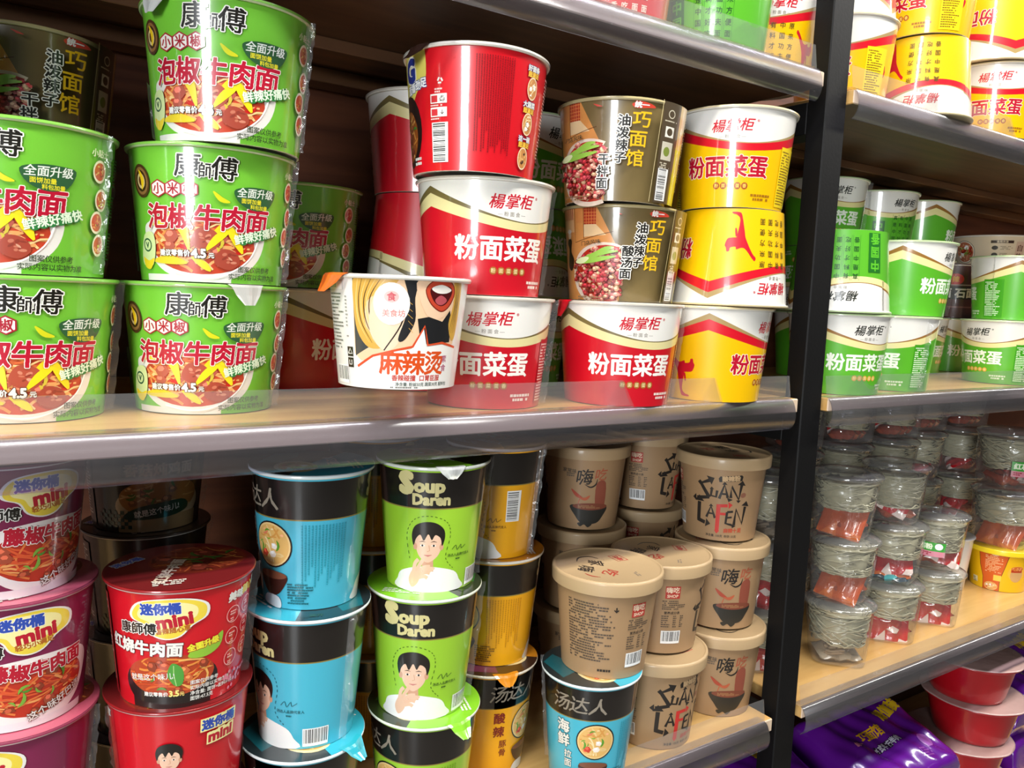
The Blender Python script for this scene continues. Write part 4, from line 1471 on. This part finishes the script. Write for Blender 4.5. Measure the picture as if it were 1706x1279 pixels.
def tub_kind(key, verm, sachets, garnish=False, paper=None):
    root = empty('vermicelli_tub')
    kid(root, link('tub', TUBMESH, M_CLEAR))
    kid(root, link('lid', TUBLID, M_TUBLID))
    kid(root, link('vermicelli', VERM[verm], M_VERM))
    for (c, mi, loc, rot) in sachets:
        me = SACH[mi].copy()
        me.materials.clear()
        me.materials.append(M_SACH[c])
        o = link('sauce_sachet', me)
        o.location, o.rotation_euler = loc, tuple(math.radians(x) for x in rot)
        kid(root, o)
    if garnish:
        rnd = random.Random(7)
        V, F = [], []
        for _ in range(22):
            a, rr, z = rnd.uniform(0, 6.28), rnd.uniform(.012, .031), rnd.uniform(.005, .024)
            pts = [(rr * math.cos(a + k * .22), rr * math.sin(a + k * .22), z + .003 * math.sin(k + a)) for k in range(5)]
            tube(V, F, pts, rnd.uniform(.002, .0035), 5)
        kid(root, link('dried_garnish', mesh_from('dried_garnish', V, F, True), M_MUSH))
    if paper:
        s = Solid()
        a = Art()
        a.rect(-27, 27, 34, 50, '#3fa03a')
        a.rect(-27, 27, 24, 34, '#d98a9a')
        a.text('红薯粉', -8, 42, 10, '#eaf6d8', bold=.05)
        a.ell(17, 43, 6, 6, '#e8f2ee')
        a.fine(-24, 30, 46, 2, 3.2, '#a02a3a', 3, .6)
        s.wrap(a, lambda v: (46.2 + v * .1, 1, 0), 46)
        kid(root, link('paper_label', s.mesh('paper_label', M_BARE)))
    KIND[key] = dict(root=root, H=.1008, r=.0552, rt=55, h=100, rm=46, used=False, cat='vermicelli tub')
tub_kind('tub_red', 1, [('red', 1, (0.0, -.014, .018), (64, 6, 4)), ('rust', 0, (.004, .010, .014), (10, 0, 30)), ('red', 0, (-.004, .0, .030), (24, 10, -24))])
tub_kind('tub_garnish', 0, [('pale', 1, (0, 0, .009), (4, 0, 10))], True)
tub_kind('tub_orange', 1, [('orange', 1, (.002, -.012, .020), (58, 8, -6)), ('rust', 0, (0, .012, .016), (12, 0, 50))])
tub_kind('tub_label', 0, [('rust', 0, (0, .006, .013), (6, 0, 0)), ('red', 1, (.012, .0, .024), (34, 18, 20))], False, True)
tub_kind('tub_top_red', 2, [('red', 1, (.0, -.016, .040), (66, 24, 4)), ('rust', 0, (0, .006, .013), (6, 0, 30))])
tub_kind('tub_teal', 1, [('red', 0, (.006, -.006, .026), (40, -12, 8)), ('orange', 1, (0, 0, .012), (10, 0, 12)), ('teal', 1, (0, -.004, .0045), (2, 0, 4))])

# ---- red plastic bowls with pale film lids
def red_bowl_kind():
    root = empty('plastic_bowl')
    m = 72
    prof = [(.060, 0), (.0645, .002), (.068, .010), (.076, .046), (.081, .068), (.0830, .0735), (.0835, .0762), (.0925, .0767), (.0940, .0782), (.0940, .0806), (.0915, .0812)]
    rs = [[(r * math.cos(2 * math.pi * k / m), r * math.sin(2 * math.pi * k / m), z) for k in range(m)] for r, z in prof]
    V, F = loft(rs, True)
    kid(root, link('bowl_body', mesh_from('bowl_body', V, F, True), M_REDPL))
    prof = [(.0915, .0810), (.0952, .0808), (.0956, .0818), (.0915, .0826), (.082, .0824), (.079, .0832), (.040, .0834), (.001, .0835)]
    rs = [[((r + (.0016 * math.sin(9 * t * 6.283 / m) if .09 < r < .0954 else 0)) * math.cos(2 * math.pi * t / m), r * math.sin(2 * math.pi * t / m), z) for t in range(m)] for r, z in prof]
    V, F = loft(rs, False, True)
    kid(root, link('film_lid', mesh_from('film_lid', V, F, True), M_PALELID))
    KIND['red_bowl'] = dict(root=root, H=.0838, r=.0956, rt=95, h=83, rm=78, used=False, cat='bowl')
M_REDPL = plain('red_plastic', '#a8101b', .28, 0, (40, .06, .001), .4)
M_PALELID = plain('pale_lid_film', '#b3948e', .32, 0, (38, .5, .003), .4)
red_bowl_kind()

# ---- purple five-pack bag
M_PURPLE = printed('purple_bag_film', .24, .8, .10, .3)
def bag_top(x, y, w, d, h):
    ex, ey = abs(2 * x / w), abs(2 * y / d)
    k = max(0, 1 - ex ** 12) ** .3 * max(0, 1 - ey ** 10) ** .3
    return h * (.36 + .64 * k) + .0022 * math.sin(60 * x + 22 * y) * k + .0018 * math.sin(95 * y - 30 * x) + .0012 * math.sin(150 * x + 80 * y)
def bag_kind():
    root = empty('noodle_multipack_bag')
    w, d, h = .265, .185, .114
    nx, ny = 44, 32
    s = Solid()
    c = lin('#5a1285')
    def P(i, j, top):
        x, y = w * (i / nx - .5), d * (j / ny - .5)
        z = bag_top(x, y, w, d, h)
        if not top:
            z = max(.0, h * .36 - (z - h * .36) * .5625)
        return (x, y, z)
    def N(i, j, top):
        a, b = Vector(P(min(nx, i + 1), j, top)) - Vector(P(max(0, i - 1), j, top)), Vector(P(i, min(ny, j + 1), top)) - Vector(P(i, max(0, j - 1), top))
        n = a.cross(b)
        return tuple(n if top else -n)
    for top in (True, False):
        for i in range(nx):
            for j in range(ny):
                q = [(i, j), (i + 1, j), (i + 1, j + 1), (i, j + 1)]
                if not top:
                    q = q[::-1]
                s.face([P(a, b, top) for a, b in q], [N(a, b, top) for a, b in q], c)
    # side wall joining the two skins
    edge = [(i, 0) for i in range(nx)] + [(nx, j) for j in range(ny)] + [(nx - i, ny) for i in range(nx)] + [(0, ny - j) for j in range(ny)]
    for k in range(len(edge)):
        a, b = edge[k], edge[(k + 1) % len(edge)]
        q = [P(a[0], a[1], False), P(b[0], b[1], False), P(b[0], b[1], True), P(a[0], a[1], True)]
        n = (Vector(q[1]) - Vector(q[0])).cross(Vector((0, 0, 1)))
        s.face(q, [tuple(n)] * 4, c)
    # welded end fins
    for sg in (-1, 1):
        for j in range(ny):
            y0, y1 = d * (j / ny - .5), d * ((j + 1) / ny - .5)
            x0, x1 = sg * w / 2, sg * (w / 2 + .014)
            z = h * .37
            q = [(x0, y0, z), (x1, y0, z + .001 * (j % 2)), (x1, y1, z + .001 * ((j + 1) % 2)), (x0, y1, z)]
            if sg < 0:
                q = q[::-1]
            s.face(q, [(0, 0, 1)] * 4, lin('#4a0f70'))
    a = Art()
    a.spread('巧面馆', -18, 8, 21, 20, '#e0a81c', dv=1, bold=.03)
    a.text('统一', -64, -2, 10, '#e08aa0', bold=.04)
    a.text('台式半筋半肉', -6, -18, 12, '#c9c6d8', bold=.05, out='#2a2038', ow=.06, rot=6)
    a.text('超值装', 70, 40, 24, '#d8b020', bold=.06, rot=12)
    a.ell(78, -36, 16, 14, '#9a5ab0')
    a.fine(40, -50, 40, 4, 5, '#8a4aa8', 5)
    for t, col, k in a.t:
        for q in slice_tri(t, 6.0):
            ar = sum(q[i][0] * q[(i + 1) % len(q)][1] - q[(i + 1) % len(q)][0] * q[i][1] for i in range(len(q)))
            if abs(ar) < 1e-6:
                continue
            if ar < 0:
                q = q[::-1]
            pts, nn = [], []
            for u, v in q:
                x, y = u / 1000, v / 1000
                pts.append((x, y, bag_top(x, y, w, d, h) + .0006 + k * 1.2e-5))
                e = .002
                nn.append((-(bag_top(x + e, y, w, d, h) - bag_top(x - e, y, w, d, h)) / (2 * e), -(bag_top(x, y + e, w, d, h) - bag_top(x, y - e, w, d, h)) / (2 * e), 1))
            s.face(pts, nn, col)
    f = Art()
    f.spread('巧面馆', -10, 34, 18, 20, '#b98aca', bold=.02)
    kid(root, link('bag', s.mesh('bag', M_PURPLE)))
    KIND['bag'] = dict(root=root, H=h, r=.12, rt=120, h=105, rm=100, used=False, cat='noodle bag')
bag_kind()

# ------------------------------------------------------------------ setting down one pack
PLACED = []
def put(key, x, y, z, uc, label, group, inv=False, tab=None, lean=None):
    """stand a pack at (x, y), foot at z (measured from the lens height); uc = the mm of its label that faces the aisle"""
    K = KIND[key]
    if not K['used']:
        o = K['root']
        K['used'] = True
    else:
        o = copy_tree(K['root'])
        o.name = K['root'].name.split('.')[0]
    face = -math.atan2(x, y)
    ang = uc / K['rm']
    if inv:
        o.rotation_euler = (0, math.pi, face + ang)
        o.location = (x, y, EYE + z + K['H'])
    else:
        o.rotation_euler = (0, 0, face - ang)
        o.location = (x, y, EYE + z)
    if lean:
        o.rotation_euler = (lean[0], lean[1], face - ang)
    if tab:
        for ch in o.children:
            if ch.name.startswith('lid'):
                t = link('pull_tab', pull_tab(K['rt'], K['h'], tab[2], tab[0] + math.degrees(ang), tab[1], *tab[3:]))
                t.parent = ch
    tag(o, label, K['cat'], group)
    PLACED.append((o, key, x, y, z, inv))
    return o
# ------------------------------------------------------------------ the shop around the shelf
FX0, FX1 = -4.4, 6.2
box('floor', FX0, FX1, -3.4, 1.25, -.05, 0, M_FLOOR)['kind'] = 'structure'
box('ceiling', FX0, FX1, -3.4, 1.25, 2.95, 3.0, M_CEIL)['kind'] = 'structure'
box('wall_back', FX0, FX1, 1.15, 1.25, 0, 2.95, M_WALL)['kind'] = 'structure'
box('wall_front', FX0, FX1, -3.5, -3.4, 0, 2.95, M_WALL)['kind'] = 'structure'
box('wall_left', FX0 - .1, FX0, -3.4, 1.25, 0, 2.95, M_WALL)['kind'] = 'structure'
box('wall_right', FX1, FX1 + .1, -3.4, 1.25, 0, 2.95, M_WALL)['kind'] = 'structure'

# ------------------------------------------------------------------ shelving
D0 = .650            # front edge of the boards
YB = 1.060           # back panel
XL, XM0, XM1, XR = -.60, .900, .944, 2.60
MID, LOW, UPP, UPR, BOT = -.112, -.550, .299, .290, -.985

def shelf(x0, x1, z, label, rx0, rx1):
    """board with two battens under it; clear price rail clipped on the front edge"""
    o = empty('shelf', ((x0 + x1) / 2, D0, EYE + z))
    inv = Matrix.Translation(-Vector(o.location))
    def own(ch):
        ch.parent = o
        ch.matrix_parent_inverse = inv
        return ch
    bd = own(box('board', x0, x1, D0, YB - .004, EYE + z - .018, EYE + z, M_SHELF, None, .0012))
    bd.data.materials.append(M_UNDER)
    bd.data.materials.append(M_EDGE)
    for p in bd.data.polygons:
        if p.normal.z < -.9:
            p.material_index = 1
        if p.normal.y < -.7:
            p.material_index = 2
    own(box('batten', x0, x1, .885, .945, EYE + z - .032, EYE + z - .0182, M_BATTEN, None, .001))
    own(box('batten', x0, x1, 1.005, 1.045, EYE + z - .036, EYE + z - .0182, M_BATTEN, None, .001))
    pts = [(0, .001), (-.004, -.001), (-.008, -.008), (-.0105, -.018), (-.0095, -.028), (-.006, -.035), (-.002, -.0385)]
    sm = smooth_loop(pts, 4, False)
    prof = [(D0 + p[0] - .001, EYE + z + p[1]) for p in sm] + [(D0 + p[0] + .0002, EYE + z + p[1] + (.0004 if i else 0)) for i, p in enumerate(sm[::-1])]
    st = own(extrude_x('price_rail', prof[::-1], rx0, rx1, M_RAIL))
    fl = [(D0 - .001, EYE + z + .0012), (D0 + .012, EYE + z + .0012), (D0 + .012, EYE + z + .0022), (D0 + .0004, EYE + z + .0028), (D0 + .0042, EYE + z + .030), (D0 + .003, EYE + z + .030), (D0 - .001, EYE + z + .003)]
    extrude_x('flap', fl, rx0, rx1, M_FLAP, st, smooth=False)
    tag(o, label, 'shelf', 'shelves of the noodle display')
    return o
shelf(XL, XM0 - .014, UPP, 'upper wooden shelf left of the black post, carrying red, green and yellow noodle buckets', XL, .868)
shelf(XM1 + .006, XR, UPR, 'upper wooden shelf right of the black post, carrying yellow noodle buckets', .9455, XR)
shelf(XL, XM0 - .014, MID, 'middle wooden shelf left of the black post, carrying the white noodle bucket', XL, .868)
shelf(XM1 + .006, XR, MID - .0015, 'middle wooden shelf right of the black post, carrying green noodle buckets', .9455, XR)
shelf(XL, XM0 - .014, LOW, 'lower wooden shelf left of the black post, carrying soup cups and kraft cups', XL, .868)
shelf(XM1 + .006, XR, LOW, 'lower wooden shelf right of the black post, carrying clear tubs and a yellow cup', .9455, XR)
shelf(XL, XM0 - .014, BOT, 'bottom shelf left of the black post, under the kraft cups', XL, .868)
shelf(XM1 + .006, XR, BOT, 'bottom shelf right of the black post, carrying red bowls and purple bags', .9455, XR)
for x0, x1, lb in ((XL, XM0 + .018, 'red-brown wooden back panel behind the left half of the shelves'), (XM0 + .0185, XR, 'red-brown wooden back panel behind the shelves right of the black post')):
    tag(box('back_panel', x0, x1, YB, YB + .012, .02, EYE + .95, M_BACK), lb, 'panel')

up = empty('shelf_upright', (XM0 + .018, .67, 0))
def own_up(ch):
    ch.parent = up
    ch.matrix_parent_inverse = Matrix.Translation(-Vector(up.location))
own_up(box('post', XM0 + .001, XM1 - .001, .655, .683, 0, EYE + .95, M_POST, None, .0015))
own_up(box('rear_post', XM0 + .001, XM1 - .001, 1.03, YB - .001, 0, EYE + .95, M_POST, None, .0015))
for z in (UPR - .018, MID - .0195, LOW - .018, BOT - .018):
    own_up(box('bracket', XM0 + .001, XM1 - .001, .6832, 1.0298, EYE + z - .042, EYE + z - .001, M_POST, None, .001))
tag(up, 'black square steel post standing between the two shelf bays', 'post')

# ------------------------------------------------------------------ goods, middle shelf, left bay
P3 = .1150           # one noodle bucket in a stack
Z = [MID + .0005, MID + .0005 + P3, MID + .0005 + 2 * P3]
GR = 'green beef noodle buckets'
put('green_bucket', .030, .778, Z[0], -2, 'green beef noodle bucket at the left edge, lower one of its stack of two', GR)
put('green_bucket', .030, .772, Z[1], 22, 'green beef noodle bucket at the left edge, on top of its stack of two', GR)
for k in range(2):
    put('green_noodle', .045, .932, Z[k], 0, 'green noodle bucket hidden in the rear left stack', 'green noodle buckets')
put('gold_dry', .045, .930, Z[2], -4, 'gold-brown noodle bucket in deep shadow at the upper left, behind the green ones', 'gold-brown noodle buckets')
for x_ in (-.122, -.276):  # unseen stacks, added to keep the added streak light off the rear left
    for k in range(3):
        put('green_bucket', x_, .776, Z[k], 0, 'unseen green beef noodle bucket added left of the picture to shade the rear', GR)
put('green_bucket', .177, .783, Z[0], 8, 'green beef noodle bucket with grey foil tab, bottom of the front stack of three', GR, tab=(27, 25, '#a9a9a4'))
put('green_bucket', .181, .772, Z[1], 6, 'green beef noodle bucket in the middle of the front stack of three', GR)
put('green_bucket', .190, .752, Z[2], 13, 'green beef noodle bucket with white glare, topmost of the front stack of three', GR, tab=(-50, 27, '#c9cac8'))
put('red_noodle', .316, .937, Z[0], -50, 'dark red noodle bucket under the rear green bucket, behind the white bucket', 'red noodle buckets')
put('green_bucket', .315, .932, Z[1], 22, 'green beef noodle bucket at the back, resting on a red bucket', GR)
RD = 'red noodle buckets'
put('red_noodle', .458, .889, Z[0], 150, 'red noodle bucket at the back under an upside-down one, hidden by the white bucket', RD)
put('red_noodle', .458, .889, Z[1], 150, 'shadowed red noodle bucket upside down in the rear stack', RD, inv=True)
put('red_noodle', .456, .889, Z[2], -19, 'shadowed red noodle bucket with white peaked top, topmost of the rear stack', RD)
put('red_noodle', .455, .733, Z[0], 20, 'red noodle bucket on the shelf half hidden by the white bucket', RD)
put('red_noodle', .446, .730, Z[1], -3, 'red noodle bucket under the plain red bucket with a barcode', RD)
put('red_bucket', .420, .713, Z[2], 7, 'red noodle bucket turned to show its barcode, on top of a stack', 'red barcode bucket', tab=(-47, 22, '#3a2622', 16, 14))
put('white_bucket', .322, .672, -.0815, 4, 'white noodle bucket with comic laughing woman and orange lettering', 'white bucket', tab=(-62, 36, '#d8601c', 16, 8))
put('red_noodle', .620, .705, Z[0], 1, 'red noodle bucket with red foil tab, under two gold-brown buckets', RD, tab=(-58, 22, '#c41322', 18))
put('gold_soup', .645, .742, Z[1], -7, 'gold-brown noodle bucket with red mince, lower of the two', 'gold-brown noodle buckets')
put('gold_dry', .618, .724, Z[1] + .1088, 9, 'gold-brown noodle bucket with barcode strip, upper of the two', 'gold-brown noodle buckets')
YL = 'yellow noodle buckets'
put('yellow_noodle', .772, .700, Z[0], -57, 'yellow noodle bucket with red kicking figure, on the middle shelf beside the black post', YL)
put('yellow_noodle', .783, .690, Z[1], -84, 'upside-down yellow noodle bucket between two yellow ones left of the post', YL, inv=True)
put('yellow_noodle', .779, .692, Z[2], 27, 'yellow noodle bucket on top of the stack left of the black post', YL)
GN = 'shadowed packs behind the front stacks'
for k in range(3):
    put('green_noodle', .605, .898, Z[k], (-25, 90, -30)[k], ('dark green noodle bucket standing on the shelf between the red stacks', 'dark green noodle bucket in the middle of the shadowed rear stack', 'dark green noodle bucket on top of the shadowed rear stack')[k], 'green noodle buckets', inv=(k == 1))
for k in range(3):
    put('yellow_noodle', .800, .868, Z[k], (-20, -60, 40)[k], ('yellow noodle bucket at the back behind the gold-brown stack, on the shelf', 'upside-down yellow noodle bucket in shadow behind the gold-brown buckets', 'yellow noodle bucket in shadow, topmost behind the gold-brown buckets')[k], YL, inv=(k == 1))

# ------------------------------------------------------------------ middle shelf, right bay
GB = 'green noodle buckets'
Y2 = [z - .0015 for z in Z]
put('green_noodle', 1.050, .712, Y2[0], -20, 'green noodle bucket with white lettering right beside the black post', GB)
put('green_noodle', 1.042, .712, Y2[1], -138, 'upside-down green noodle bucket rim to rim on the one beside the post', GB, inv=True)
put('green_noodle', 1.198, .722, Y2[0], 50, 'green noodle bucket behind the upside-down stack, on the shelf', GB)
put('green_noodle', 1.238, .728, Y2[1], -56, 'green noodle bucket with brown and cream peak, second from the post in front', GB)
for k in range(3):
    put('green_noodle', 1.258, .902, Y2[k], (-20, -8, 2)[k], ('green noodle bucket in the dark behind the post, on the shelf', 'upside-down green noodle bucket in the dark behind the post', 'green noodle bucket showing two white characters over the upside-down one')[k], GB, inv=(k == 1))
for k in range(3):
    put('green_noodle', 1.449, .919, Y2[k], (-58, 30, -190)[k], ('green noodle bucket in the middle rear stack, on the shelf', 'green noodle bucket in the middle of the middle rear stack', 'green noodle bucket with dark stamp, top of the middle rear stack')[k], GB)
for k in range(3):
    put('green_noodle', 1.619, .930, Y2[k], (-58, 0, -87)[k], ('green noodle bucket at the back with one white character, on the shelf', 'green noodle bucket in the middle of the farther rear stack', 'green noodle bucket with peaked top, topmost beside the beige bowl')[k], GB)
put('green_noodle', 1.575, .726, Y2[0], 67, 'green noodle bucket at the right edge, on the shelf under another', GB)
put('green_noodle', 1.592, .728, Y2[1], 134, 'green noodle bucket with a panel of small white print, under the beige bowl', GB)
put('green_noodle', 1.790, .935, Y2[0], -30, 'green noodle bucket behind the dark gap, under the maroon cup', GB)
put('maroon_cup', 1.790, .935, Y2[1], 0, 'maroon and black noodle cup in the gap between green buckets', 'maroon cup')
for k in range(2):
    put('green_noodle', 1.955, .940, Y2[k], 10, 'green noodle bucket at the far right back, hidden under the beige bowl', GB)
put('beige_bowl', 1.945, .935, Y2[2] + .0005, 16, 'beige noodle bowl with a round food picture, behind the green buckets', 'beige bowl')

# ------------------------------------------------------------------ upper shelves
UZ = UPP + .0005
put('red_noodle', .604, .730, UZ, -160, 'red noodle bucket on the upper shelf, left of the green one', RD)
put('red_noodle', .452, .730, UZ, -120, 'red noodle bucket on the upper shelf, mostly above the frame', RD)
put('green_noodle', .755, .716, UZ, -138, 'green noodle bucket with dark brush writing on the upper shelf', GB)
put('yellow_noodle', .898, .759, UZ, -156, 'yellow noodle bucket on the upper shelf just left of the black post', YL)
UZ = UPR + .0005
put('yellow_noodle', 1.041, .737, UZ, 56, 'yellow noodle bucket on the upper shelf just right of the black post', YL)
put('yellow_noodle', 1.046, .744, UZ + P3, 10, 'upside-down yellow noodle bucket on the upper shelf beside the post', YL, inv=True)
put('yellow_noodle', 1.196, .705, UZ, -140, 'upside-down yellow noodle bucket with columns of black writing', YL, inv=True)
put('yellow_noodle', 1.190, .705, UZ + P3, 69, 'yellow noodle bucket standing foot to foot on the upside-down one', YL)
put('yellow_noodle', 1.402, .705, UZ, 20, 'yellow noodle bucket at the right of the upper shelf, under an upside-down one', YL)
put('yellow_noodle', 1.392, .705, UZ + P3, -32, 'upside-down yellow noodle bucket at the right of the upper shelf', YL, inv=True)
put('red_noodle', 1.560, .712, UZ, -100, 'red noodle bucket at the right end of the upper shelf, on the board', RD)
put('red_noodle', 1.555, .715, UZ + P3, -100, 'upside-down red noodle bucket at the right end of the upper shelf', RD, inv=True)

# ------------------------------------------------------------------ lower shelf, left bay
LZ = LOW + .0005
PM = .1040
mn = 'mini noodle buckets'
for k in range(4):
    put('mini_purple', (.016, .018, .018, .014)[k], .728, LZ + k * PM, (0, 20, -14, -30)[k], ('purple mini noodle bucket at the left edge, bottom of its stack', 'purple mini noodle bucket at the left edge, third from the top', 'purple mini noodle bucket at the left edge, second from the top', 'purple mini noodle bucket at the left edge, under the shelf rail')[k], mn)
for k in range(3):
    put('mini_red', (.138, .140, .140)[k], (.722, .712, .705)[k], LZ + k * PM, (60, 136, -3)[k], ('red mini noodle bucket under the one with a portrait', 'red mini noodle bucket showing a portrait of a young man', 'red mini noodle bucket with open view of its dark lid, topmost')[k], mn)
for k in range(4):
    put('mini_brown', .138, .862, LZ + k * PM, -12, 'dark brown mini noodle bucket in shadow behind the red mini bucket' if k == 3 else 'dark brown mini noodle bucket hidden in the stack behind the red minis', mn)
PS = .1291
sc = 'soup noodle cups'
for k in range(3):
    put('soup_teal', (.253, .258, .263)[k], (.715, .719, .728)[k], LZ + k * PS, (-128, 52, -87)[k], ('teal and black soup cup at the bottom of the teal stack', 'teal and black soup cup with a white barcode, middle of its stack', 'teal and black soup cup on top of the teal stack')[k], sc, tab=(52, 22, '#2aa6b8', 12, 10) if k == 0 else None)
for k in range(3):
    put('soup_green', (.381, .379, .387)[k], (.708, .711, .715)[k], LZ + k * PS, (-91, 11, 5)[k], ('lime green soup cup at the bottom, showing a dish picture', 'lime green soup cup with portrait, middle of its stack', 'lime green soup cup with portrait, top of its stack')[k], sc, tab=((38, 22, '#7cbf2a', 12, 10), None, (17, 22, '#d9dcd0', 10, 3))[k])
for k in range(3):
    put('soup_yellow', (.498, .505, .500)[k], (.768, .775, .772)[k], LZ + k * PS, (136, -90, 34)[k], ('orange-yellow soup cup with red writing at the bottom of its stack', 'orange-yellow soup cup in the middle of its stack', 'orange-yellow soup cup with white barcode, top of its stack')[k], sc, tab=(22, 22, '#d8881c', 10, 5) if k == 0 else None)
for k in range(3):
    put('soup_yellow', .392, .872, LZ + k * PS, -60, 'orange-yellow soup cup in the gap between teal and green stacks' if k == 2 else 'orange-yellow soup cup hidden at the back behind the green stack', sc)
put('soup_teal', .590, .686, LZ, -135, 'teal and black soup cup with dish picture under a kraft cup', sc)
kc = 'kraft paper noodle cups'
PK = .1180
put('kraft', .608, .688, LZ + PS, -112, 'large kraft noodle cup with visible lid, standing on a teal soup cup', kc)
put('kraft', .720, .712, LZ, -36, 'kraft noodle cup with jagged lettering at the bottom, beside the teal cup', kc)
put('kraft', .730, .724, LZ + PK, -90, 'kraft noodle cup with red seal and barcode, behind the big kraft cup', kc)
put('kraft', .853, .728, LZ, 92, 'kraft noodle cup with black bowl print, bottom of the stack by the post', kc)
put('kraft', .861, .738, LZ + PK, 92, 'kraft noodle cup with black bowl print, middle of the stack by the post', kc)
put('kraft', .866, .750, LZ + 2 * PK, 0, 'kraft noodle cup with jagged lettering, top of the stack by the post', kc)
for k in range(3):
    put('kraft', .722, .880, LZ + k * PK, 104, 'kraft noodle cup with brush writing, at the back under the shelf rail' if k == 2 else 'kraft noodle cup hidden in the rear stack behind the big kraft cup', kc)
for k in range(3):
    put('kraft', .885, .925, LZ + k * PK, -60, 'kraft noodle cup at the back showing small print and half its lettering' if k == 2 else 'kraft noodle cup hidden at the back behind the stack by the post', kc)

# ------------------------------------------------------------------ lower shelf, right bay: clear tubs
PT = .1030
tb = 'clear vermicelli tubs'
cols = [(1.010, .772, ('tub_red', 'tub_red', 'tub_garnish'), 'just left of the black post'),
        (1.140, .728, ('tub_garnish', 'tub_orange', 'tub_orange'), 'first right of the black post'),
        (1.300, .740, ('tub_red', 'tub_teal', 'tub_top_red'), 'second right of the black post'),
        (1.446, .744, ('tub_red', 'tub_label', None), 'third right of the black post')]
LV = ('bottom', 'middle', 'top')
for x, y, ks, wh in cols:
    for k, q in enumerate(ks):
        if q:
            look = {'tub_red': 'with red sachets', 'tub_garnish': 'with brown garnish', 'tub_orange': 'with orange-red sachet', 'tub_teal': 'with red sachet over teal', 'tub_top_red': 'with large red sachet', 'tub_label': 'with green and pink label'}[q]
            put(q, x + .003 * (k % 2), y + .004 * k, LZ + k * PT, (-8, 10, 6)[k] , 'clear tub %s, %s of stack %s' % (look, LV[k], wh), tb)
put('mug', 1.765, .775, LZ, 5, 'yellow instant noodle cup with orange panel, on the shelf under clear tubs', 'yellow cup')
for q_, zz, u_, lb in (('tub_orange', .0892, 12, 'clear tub with orange sachet, standing on the yellow cup'), ('tub_label', .0892 + .1215, -30, 'clear tub at the right edge, over the tub on the yellow cup')):
    o = put(q_, 1.772, .778, LZ + zz, u_, lb, tb)
    o.scale = (1.2, 1.2, 1.2)
put('white_cup', 1.655, .836, LZ, -4, 'white paper cup with black vertical writing, behind the yellow cup', 'white cup')
for x, y, n in ((1.215, .895, 4), (1.385, .905, 4), (1.545, .905, 4), (1.715, .940, 4), (1.880, .935, 4)):
    for k in range(n):
        put(('tub_garnish', 'tub_red', 'tub_label', 'tub_top_red')[k], x, y, LZ + k * PT, 40 * k, 'clear vermicelli tub with red sachet on a rear stack, just under the shelf rail' if k == 3 else 'clear vermicelli tub standing in the dim rear row', tb)

# ------------------------------------------------------------------ bottom shelf
BZ = BOT + .0005
rb = 'red plastic bowls'
for k in range(4):
    put('red_bowl', (1.624, 1.615, 1.632, 1.618)[k], (.742, .748, .738, .745)[k], BZ + k * .0840, 0, ('red plastic bowl with pale lid, lowest of the stack', 'red plastic bowl with pale lid, third from the top', 'red plastic bowl with wide pale lid, second from the top', 'red plastic bowl with pale lid, topmost under the shelf rail')[k], rb)
pb = 'purple noodle bags'
for x, y, z, rz, lb in ((1.305, .780, 0, 8, 'purple noodle bag under the top bag beside the red bowls'),
                        (1.306, .765, .1165, -2, 'shiny purple noodle bag with yellow lettering, beside the red bowls'),
                        (1.002, .790, 0, 4, 'purple noodle bag behind the foot of the black post'),
                        (1.000, .785, .1165, -3, 'purple noodle bag partly hidden by the black post'),
                        (.700, .800, 0, 3, 'purple noodle bag under another below the kraft cups'),
                        (.702, .795, .1165, 3, 'purple noodle bag left of the post at the bottom of the picture'),
                        (1.880, .800, 0, 5, 'purple noodle bag under another right of the red bowls'),
                        (1.885, .795, .1165, -4, 'purple noodle bag at the right edge beside the red bowls')):
    o = put('bag', x, y, BZ + z, 0, lb, pb)
    o.rotation_euler = (math.radians(16 if z else 0), 0, math.radians(rz))
    if z:
        o.location.z += .024
for k_ in list(KIND):
    if not KIND[k_]['used']:
        for ch in list(KIND[k_]['root'].children):
            bpy.data.objects.remove(ch)
        bpy.data.objects.remove(KIND[k_]['root'])
